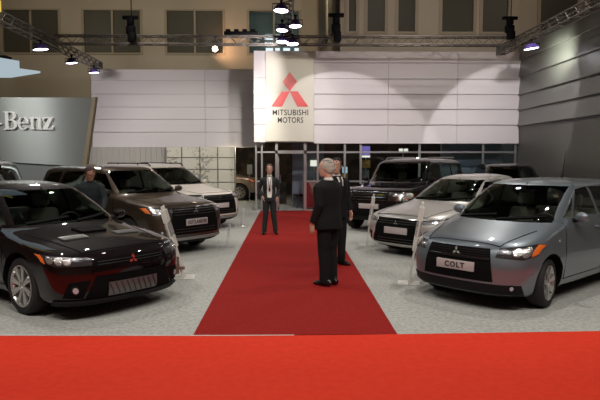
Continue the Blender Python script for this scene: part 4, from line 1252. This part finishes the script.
# ------------------------------------------------------------------ trusses
def truss(label, p0, p1, w=.26, h=.24, bay=.5):
    p0, p1 = Vector(p0), Vector(p1); d = (p1 - p0); L = d.length; d.normalize()
    t = thing('lighting_truss', label, 'truss', p0, math.atan2(d.y, d.x))
    for sy in (1, -1):
        for sz in (1, -1):
            b = bmesh.new(); tube(b, [(0, sy * w / 2, sz * h / 2), (L, sy * w / 2, sz * h / 2)], .023, 8); obj('chord', b, M['alu_truss'], t)
    b = bmesh.new(); n = max(2, round(L / bay))
    for k in range(n):
        x0, xm, x1 = L * k / n, L * (k + .5) / n, L * (k + 1) / n
        for sy in (1, -1):
            tube(b, [(x0, sy * w / 2, -h / 2), (xm, sy * w / 2, h / 2), (x1, sy * w / 2, -h / 2)], .011, 5)
        for sz in (1, -1):
            tube(b, [(x0, -w / 2, sz * h / 2), (xm, w / 2, sz * h / 2), (x1, -w / 2, sz * h / 2)], .010, 5)
    obj('lacing', b, M['alu_truss'], t)
    for x in (0.02, L - .02):
        b = bmesh.new(); box(b, (x - .02, -w / 2 - .02, -h / 2 - .02), (x + .02, w / 2 + .02, h / 2 + .02)); obj('end_plate', b, M['alu_truss'], t, smooth=False)
    return t
TZ = 5.37
truss('long aluminium truss crossing in front of the rear windows and the white boards', (-7.0, 18, TZ), (6.89, 18, TZ))
truss('aluminium truss running back along the left side above the grey board', (-7.28, 9.5, TZ - .02), (-7.28, 22.8, TZ - .02))
truss('aluminium truss running forward above the brushed right wall', (7.05, 19.6, TZ), (7.05, 8.5, TZ))
truss('aluminium truss pointing at the camera above the red logo sign', (-.03, 9.0, TZ + .12), (-.03, 17.84, TZ + .12))

def flood(label, top, aim, r=.19, m='lens', drop=.14, group=None):
    """can-shaped lamp under a truss: yoke, housing, rim, lit lens"""
    top = Vector(top)
    t = thing('flood_lamp', label, 'lamp', top, 0, group)
    b = bmesh.new()
    tube(b, [(0, 0, .03), (0, 0, -.05)], .022, 8)
    tube(b, [(0, 0, .02), (0, 0, .055)], .045, 10)
    tube(b, [(-r - .02, 0, -drop - .05), (-r - .02, 0, -.06), (r + .02, 0, -.06), (r + .02, 0, -drop - .05)], .012, 6)
    obj('yoke', b, M['black_metal'], t)
    dirv = Vector(aim).normalized()
    q = Vector((0, 0, -1)).rotation_difference(dirv).to_matrix().to_4x4()
    mt = Matrix.Translation((0, 0, -drop - .03)) @ q
    b = bmesh.new(); lathe(b, [(.03, .10), (r * .55, .09), (r * .95, .0), (r, -.04), (r * .93, -.05), (r * .9, -.03), (.02, .02)], 24, 'Z'); b.transform(mt); obj('housing', b, M['violet_metal'], t)
    b = bmesh.new(); lathe(b, [(.001, -.034), (r * .9, -.034), (r * .9, -.044), (.001, -.048)], 24, 'Z'); b.transform(mt); obj('lens', b, M[m], t)
    return t
bz = TZ - .02 - .12 - .023 - .056
flood('black flood lamp under the left truss, nearest of the three', (-7.15, 17.2, bz), (.1, .05, -1), .22)
flood('black flood lamp under the left truss, middle of the three', (-7.15, 19.6, bz), (.1, .05, -1), .19)
flood('black flood lamp at the far end of the left truss', (-7.15, 21.8, bz), (.1, .05, -1), .19)
flood('black flood lamp shining onto the brushed right wall', (6.92, 16.8, bz), (.15, .0, -1), .22)
bz2 = TZ + .12 - .12 - .023 - .056
flood('topmost lit lamp on the middle truss above the logo sign', (-.17, 13.2, bz2), (-.05, -.08, -1), .17)
flood('lit lamp on the left rail of the middle truss, second from the top', (-.17, 15.2, bz2), (-.05, -.08, -1), .16)
flood('lit lamp on the right rail of the middle truss, upper of two', (.16, 14.72, bz2), (.05, -.08, -1), .16)
flood('lit lamp on the left rail of the middle truss, lowest one', (-.18, 16.7, bz2), (-.05, -.08, -1), .18)
flood('lit lamp on the right rail of the middle truss, lowest and beside the long truss', (.11, 17.0, bz2 - .0), (.05, -.08, -1), .18)

t = thing('wall_lamp', 'bright warm lamp glowing on the rear wall left of the logo sign', 'lamp', (-3.55, 28.9, 7.05))
b = bmesh.new(); box(b, (-.05, -.02, -.05), (.05, .10, .05)); tube(b, [(0, 0, 0), (0, -.16, .02)], .02, 6); obj('arm', b, M['black_metal'], t)
b = bmesh.new(); lathe(b, [(.05, -.22), (.17, -.34), (.18, -.35), (.16, -.34), (.04, -.22)], 20, 'Y'); obj('shade', b, M['black_metal'], t)
b = bmesh.new(); ball(b, (0, -.34, 0), (.13, .05, .13), 16, 10); obj('bulb', b, M['lens_warm'], t)
b = bmesh.new(); tube(b, [(0, -.15, .02), (0, -.24, 0)], .06, 10); obj('socket', b, M['black_metal'], t)

def hoist(label, x, y, z0, z1):
    t = thing('chain_hoist', label, 'hoist', (x, y, z0))
    h = z1 - z0
    b = bmesh.new(); box(b, (-.10, -.10, .0), (.12, .10, h * .36), .03); box(b, (-.16, -.08, h * .30), (.10, .10, h * .62), .03); obj('motor', b, M['black_metal'], t)
    b = bmesh.new(); box(b, (-.13, -.09, h * .62), (.07, .09, h * .95), .05); box(b, (-.26, -.05, h * .86), (.2, .05, h), .02); obj('chain_bag', b, M['black_metal'], t)
    b = bmesh.new(); tube(b, [(0, 0, h * .9), (0, 0, 9.95 - z0)], .015, 6); obj('chain', b, M['chain'], t)
    b = bmesh.new(); tube(b, [(0, 0, .04), (0, 0, -.03), (.04, 0, -.05)], .02, 6); obj('hook', b, M['chain'], t)
hoist('black chain hoist on the long truss before the second rear window', -4.66, 17.7, TZ - .12, 6.02)
hoist('black chain hoist on the long truss right above the edge of the logo sign', 1.44, 17.7, TZ - .08, 6.12)
hoist('black chain hoist at the right corner where the trusses meet', 6.66, 17.7, TZ - .0, 6.05)
t = thing('equipment_case', 'low dark equipment box lying on the long truss left of the middle lamps', 'equipment', (-1.45, 18.0, TZ + .143))
b = bmesh.new(); box(b, (-.5, -.14, .004), (.5, .14, .11), .02); obj('case', b, M['black_metal'], t)
for x in (-.45, -.2, .05, .30):
    b = bmesh.new(); box(b, (x, -.12, .10), (x + .14, .12, .18), .02); obj('dimmer_block', b, M['black_metal'], t)

# ------------------------------------------------------------------ info stands by the cars
def info_stand(label, x, y, yaw, tilt, h=1.15, w=.30, brown=False, clear=False):
    t = thing('info_stand', label, 'stand', (x, y, 0), yaw)
    b = bmesh.new(); box(b, (-.16, -w / 2, 0), (.16, w / 2, .012), .004); obj('foot', b, M['stand_white'] if not clear else M['acrylic'], t, smooth=False, label='thin foot plate')
    mt = Matrix.Rotation(tilt, 4, 'Y')
    b = bmesh.new(); box(b, (-.012, -w / 2, .008), (.012, w / 2, h), .004, 0, mt); obj('back_panel', b, M['acrylic'] if clear else M['stand_white'], t, smooth=False)
    if not clear:
        n = 3
        for k in range(n):
            z0 = h * (.42 + .18 * k); z1 = z0 + h * .165
            b = bmesh.new(); box(b, (-.034, -w / 2 - .015, z0), (-.012, w / 2 + .015, z1), .004, 0, mt); box(b, (.012, -w / 2 - .015, z0), (.034, w / 2 + .015, z1), .004, 0, mt)
            obj('print_board', b, M['stand_white'] if k != 1 else M['stand_grey'], t, smooth=False)
    if brown:
        b = bmesh.new(); box(b, (-.36, -w / 2 - .06, .10), (-.06, -w / 2 - .04, .36), .006); box(b, (-.10, -w / 2 - .045, .16), (.02, -w / 2 + .01, .20)); obj('lower_board', b, M['stand_brown'], t, smooth=False, label='brown patterned lower board')
    return t
def vis(px_dir): return px_dir
info_stand('leaning white information stand beside the nose of the black sedan', -1.60, 8.84, rad(6), rad(-16), 1.14, .34, True)
info_stand('leaning white information stand beside the nose of the silver blue hatchback', 1.74, 8.35, rad(168), rad(-9), 1.2, .30)
info_stand('white information stand between the silver sedan and the black off-roader', 1.62, 12.1, rad(172), rad(-8), 1.08, .30)
info_stand('small clear stand on the carpet at the front corner of the brown car', -1.28, 11.9, rad(12), rad(8), .48, .30, clear=True)
info_stand('small clear stand on the carpet at the front corner of the white car', -1.27, 15.4, rad(12), rad(8), .50, .30, clear=True)

# ------------------------------------------------------------------ things seen in the doorway and behind the glass
t = thing('office_chair', 'dark chair standing inside the doorway against the grey blue partition', 'chair', (.42, 21.3, 0), rad(200))
b = bmesh.new(); box(b, (-.22, -.22, .42), (.22, .22, .50), .04); obj('seat', b, M['trim'], t)
b = bmesh.new(); box(b, (-.24, -.21, .52), (-.18, .21, .98), .04); box(b, (-.24, -.04, .44), (-.21, .04, .60)); obj('backrest', b, M['trim'], t)
for a in (1, -1):
    for c in (1, -1):
        b = bmesh.new(); tube(b, [(a * .17, c * .17, .43), (a * .21, c * .21, 0)], .015, 6); obj('leg', b, M['chain'], t)
t = thing('poster_board', 'red poster board with a pale slanted stripe just right of the doors', 'poster', (1.0, 20.75, 0))
b = bmesh.new(); box(b, (-.5, -.02, .06), (.48, .02, .98)); box(b, (-.45, -.02, 0), (-.35, .1, .06)); box(b, (.35, -.02, 0), (.45, .1, .06)); obj('board', b, M['poster_red'], t, smooth=False)
b = bmesh.new(); plate_xz(b, [(-.30, .95), (-.02, .95), (.10, .12)], -.03, -.02); obj('stripe', b, M['poster_pale'], t, smooth=False)
def post_sign(name, label, cat, x, y, panels, pole):
    t = thing(name, label, cat, (x, y, 0))
    b = bmesh.new(); tube(b, [(0, 0, .02), (0, 0, pole)], .02, 8); tube(b, [(0, 0, 0), (0, 0, .02)], .16, 16); obj('pole', b, M['alu'], t)
    for nm, x0, x1, z0, z1, m in panels:
        b = bmesh.new(); box(b, (x0, -.05, z0), (x1, -.02, z1), .005); obj(nm, b, M[m], t, smooth=False)
    return t
post_sign('post_sign', 'violet and white lit sign over an ochre board on a pole behind the glass', 'sign', 2.75, 20.9, (('violet_panel', -.15, .15, 1.93, 2.24, 'violet_sign'), ('white_band', -.15, .15, 1.84, 1.91, 'white_lit'), ('ochre_board', -.14, .16, 1.47, 1.76, 'ochre'), ('notice', -.12, .12, .9, 1.4, 'grey_base')), 2.24)
post_sign('post_lamp', 'small white lit panel on a thin pole behind the black off-roader', 'lamp', 4.15, 21.2, (('lit_panel', -.16, -.02, 2.02, 2.16, 'white_lit'), ('lit_panel', .03, .17, 2.02, 2.16, 'white_lit')), 2.16)
post_sign('lit_post', 'white square lamp on a post behind the old man\'s head', 'lamp', .92, 21.35, (('lit_panel', -.14, .13, 1.52, 1.74, 'white_lit'),), 1.75)
post_sign('screen_stand', 'pale blue lit screen on a stand behind the dark-haired man', 'screen', 2.02, 21.1, (('screen', -.09, .09, 1.28, 1.50, 'blue_lit'), ('frame', -.11, .11, 1.0, 1.25, 'ochre')), 1.5)
post_sign('notice_stand', 'white notice on a stand in front of the tan car', 'stand', -1.62, 23.95, (('notice', -.09, .12, 1.15, 1.55, 'stand_white'),), 1.5)

# ------------------------------------------------------------------ cars on the stand
make_car(shape(LANCER, details=d_evo, **WIDE), 'sports_sedan', 'black sports sedan with red badge and alloy wheels, front left by the red carpet', (-1.83, 6.84), rad(320.7), M['paint_black'], glass='glass_mid')
make_car(shape(OUT, details=d_outlander, rails=False), 'crossover_car', 'brown crossover car parked behind the black sedan', (-1.75, 11.05), rad(321), M['paint_brown'], plate_text='OUTLANDER')
make_car(shape(OUT, details=d_outlander), 'crossover_car', 'white crossover with black roof rails parked before the printed panels', (-1.72, 14.8), rad(321), M['paint_white'])
make_car(shape(OUT, details=d_outlander, rails=False), 'crossover_car', 'tan car far back, seen between the printed panels and the doors', (-1.05, 25.6), rad(352), M['paint_tan'])
make_car(shape(PAJ, details=d_pajero), 'offroad_car', 'dark car with chrome belt line at the left edge in front of the grey board', (-5.45 - 4.8, 11.75), rad(180), M['paint_suv'], glass='glass_dark')
make_car(shape(COLT, details=d_colt), 'hatchback_car', 'silver blue hatchback with a lettered front plate, front right', (2.04, 7.06), rad(221), M['paint_blue'], plate_text='COLT', steer=rad(9))
make_car(shape(LANCER, details=d_silver), 'sedan_car', 'silver sedan with a large black grille behind the silver blue hatchback', (1.95, 10.6), rad(221), M['paint_silver'])
make_car(shape(PAJ, details=d_pajero), 'offroad_car', 'black off-roader with chrome grille behind the silver sedan', (1.92, 14.0), rad(235), M['paint_suv'])
make_car(shape(OUT, details=d_outlander, rails=False), 'crossover_car', 'black car at the back beside the right wall and the blue grey partition', (6.05, 14.75), rad(260), M['paint_suv'], glass='glass_dark')

# ------------------------------------------------------------------ people
ARM = ((-.03, .235, 1.13), (.05, .245, .885), (.12, .0, -1), (0, -1, 0))
vee_m = [(-.052, 1.45), (.052, 1.45), (.004, 1.13), (-.004, 1.13)]
person('white-haired old man in a black suit standing on the red runner', (.555, 8.2, .013), rad(134), 1.79,
       dict(l=((-.05, .235, 1.13), (.06, .25, .88), (.15, 0, -1), (0, -1, 0)), r=((.03, .235, 1.14), (.16, .235, .91), (.2, 0, -1), (0, -1, 0))),
       dict(l=((0, .08, .90), (.015, .075, .49), (-.02, .075, .085)), r=((0, .08, .90), (.015, .075, .49), (-.02, .075, .085))), dict(jacket='suit_black', trousers='suit_black', kind='suit', vee=vee_m, extra=(('tie', [(-.022, 1.45), (.022, 1.45), (.014, 1.15), (-.014, 1.15)], 'tie'),)), 0.55, 0.05, 0.02, hair='hair_white', bulk=1.14)
person('dark-haired man in a black suit standing just behind the old man', (.80, 9.75, .013), rad(300), 1.80,
       dict(l=ARM, r=ARM), STAND, dict(jacket='suit_black', trousers='suit_black', kind='suit', vee=vee_m, toe=.2, extra=(('tie', [(-.022, 1.45), (.022, 1.45), (.016, 1.15), (-.016, 1.15)], 'tie'),)), -0.75, 0.08, 0.0)
person('woman in a dark trouser suit and white blouse facing the camera on the red runner', (-.46, 13.75, .013), rad(272), 1.66,
       dict(l=((-.06, .225, 1.13), (.02, .19, .93), (.2, -.35, -1), (0, -1, 0)), r=((-.07, .255, 1.13), (.05, .17, .95), (.35, -.3, -1), (0, -1, 0))),
       dict(l=((0, .085, .90), (.02, .10, .49), (-.01, .15, .10)), r=((0, .085, .90), (.02, .10, .49), (-.01, .14, .10))),
       dict(jacket='suit_char', trousers='suit_char', kind='suit', vee=[(-.058, 1.44), (.058, 1.44), (.068, 1.10), (.045, .93), (-.045, .93), (-.068, 1.10)],
            extra=(('lanyard', [(-.050, 1.43), (-.036, 1.43), (.004, 1.16), (-.008, 1.16)], 'tie'), ('lanyard', [(.050, 1.43), (.036, 1.43), (-.004, 1.16), (.008, 1.16)], 'tie'), ('lanyard_tag', [(-.02, 1.17), (.02, 1.17), (.02, 1.08), (-.02, 1.08)], 'tie'))),
       0.05, 0.0, 0.0, female=True, hair='hair_brown')
person('man in a dark teal shirt between the black sedan and the brown car', (-3.42, 10.05), rad(285), 1.72,
       dict(l=((.10, .25, 1.15), (.30, .22, 1.0), (1, 0, -.3), (0, 0, -1)), r=((.08, .25, 1.14), (.26, .22, .97), (1, 0, -.3), (0, 0, -1))),
       STAND, dict(jacket='teal_shirt', trousers='suit_char', kind='shirt'), 0.35, 0.50, 0.16, skin='skin_tan', hair='hair_brown')

# ------------------------------------------------------------------ light
def spot(loc, aim, energy, size=70, blend=.5, rad_=.10, col=(1, .93, .86)):
    l = bpy.data.lights.new('spot_light', 'SPOT'); l.energy = energy; l.spot_size = rad(size); l.spot_blend = blend; l.shadow_soft_size = rad_; l.color = col
    o = link(bpy.data.objects.new('spot_light', l)); o.location = loc
    o.rotation_euler = (Vector(aim) - Vector(loc)).to_track_quat('-Z', 'Y').to_euler()
    return o
def point(loc, energy, r_=.12, col=(1, .93, .85)):
    l = bpy.data.lights.new('room_fill', 'POINT'); l.energy = energy; l.shadow_soft_size = r_; l.color = col
    o = link(bpy.data.objects.new('room_fill', l)); o.location = loc
    return o
for x in (-4.5, 4.5):
    for y in (3, 9.5, 15):
        spot((x, y, 7.6), (x * .9, y, 0), 520, 135, .7, .09)
spot((0, 2.0, 7.5), (0, 4.5, 0), 860, 120, .8, .2, (1, .95, .9))
spot((0, 9.0, 7.5), (0, 11, 0), 140, 110, .8, .16)
# row of unseen spots above the camera, aimed at the cars
for x in (-5.5, -3.5, -1.5, 1.5, 3.5, 5.5):
    spot((x, 2.5, 6.0), (x * .9, 9, 0), 190, 60, .6, .07)
# truss lamps
spot((-7.1, 17.2, 4.82), (-3, 13, 0), 260, 80, .5, .15)
spot((-7.1, 19.6, 4.84), (-6.2, 24, 4.3), 230, 90, .6, .15, (1, .95, .95))
spot((6.95, 16.8, 4.86), (7.9, 17.0, 4.9), 190, 120, .8, .08, (.95, 1, .82))
spot((6.9, 14.4, 4.9), (7.9, 14.3, 4.2), 22, 60, .9, .1, (1, .75, .5))
# beams on the white boards
spot((1.0, 15.0, 5.25), (1.75, 20, 1.7), 430, 60, .10, .05, (1, .93, .94))
spot((3.5, 11.0, 5.6), (4.0, 20, 4.4), 720, 62, .8, .1, (1, .92, .91))  # wide fill added to lift the boards outside the beams
spot((6.5, 14.5, 5.25), (7.7, 20, 1.9), 460, 58, .10, .05, (1, .95, .96))
spot((-.2, 15.2, 4.98), (-.0, 20, 3.7), 260, 44, .5, .06, (1, .96, .82))
spot((-.2, 16.7, 4.98), (-5, 24, 3.8), 420, 75, .5, .06, (1, .92, .92))
spot((-.1, 14.0, 4.98), (-4.0, 23.7, 1.1), 1300, 45, .6, .08, (1, .96, .86))  # unseen spot added to brighten the sprig-printed panels
spot((-9.9, 6.75, 5.2), (-6.5, 15, 2.4), 230, 40, .8, .06, (1, 1, .96))  # unseen pair of spots added for highlights on the grey sign board
spot((-10.75, 6.75, 5.2), (-7.0, 15, 2.4), 150, 40, .8, .06, (1, 1, .94))
spot((-4.6, 9.5, 5.2), (-6.4, 15, 2.6), 800, 42, .8, .06, (1, 1, .97))  # unseen frontal fill added to whiten the serif letters
# rows of unseen spots added high up to brighten the building walls
for x in (-11, -5, 1):
    spot((x, 22.5, 9.0), (x, 29, 7.0), 270, 130, .8, .3, (1, .87, .68))
for x in (4, 10):
    spot((x, 16.0, 9.0), (x, 21.5, 6.6), 170, 120, .8, .3, (1, .85, .70))
spot((-3.5, 28.2, 6.9), (-2.6, 29, 7.6), 70, 160, 1, .1, (1, .55, .3))
spot((-.1, 13.0, 4.98), (0, 15.5, 0), 260, 80, .6, .1)
spot((.4, 8.6, 5.3), (-.4, 14, 1.4), 230, 34, .7, .07)  # unseen fill spot added to brighten the woman on the runner
# unseen lights added to brighten the rooms behind the glass
point((-1.9, 24.25, 2.2), 60, .06, (1, .85, .65))
point((5.0, 22.6, 2.3), 30, .06, (1, .86, .7))
w = bpy.data.worlds.new('hall'); scene.world = w; w.use_nodes = True
w.node_tree.nodes['Background'].inputs['Color'].default_value = (.02, .02, .02, 1)

# ------------------------------------------------------------------ camera
cam = bpy.data.cameras.new('camera'); co = link(bpy.data.objects.new('camera', cam))
cam.sensor_width = 36; cam.lens = 583 / 600 * 36
yaw = math.atan(11 / 583); pit = math.atan(42 / 583)
co.location = (0, 0, 1.82); co.rotation_euler = (PI / 2 - pit, 0, -yaw)
scene.camera = co
vs = scene.view_settings
vs.view_transform = 'Standard'; vs.look = 'None'; vs.gamma = 1; vs.use_curve_mapping = False
vs.exposure = 0.0
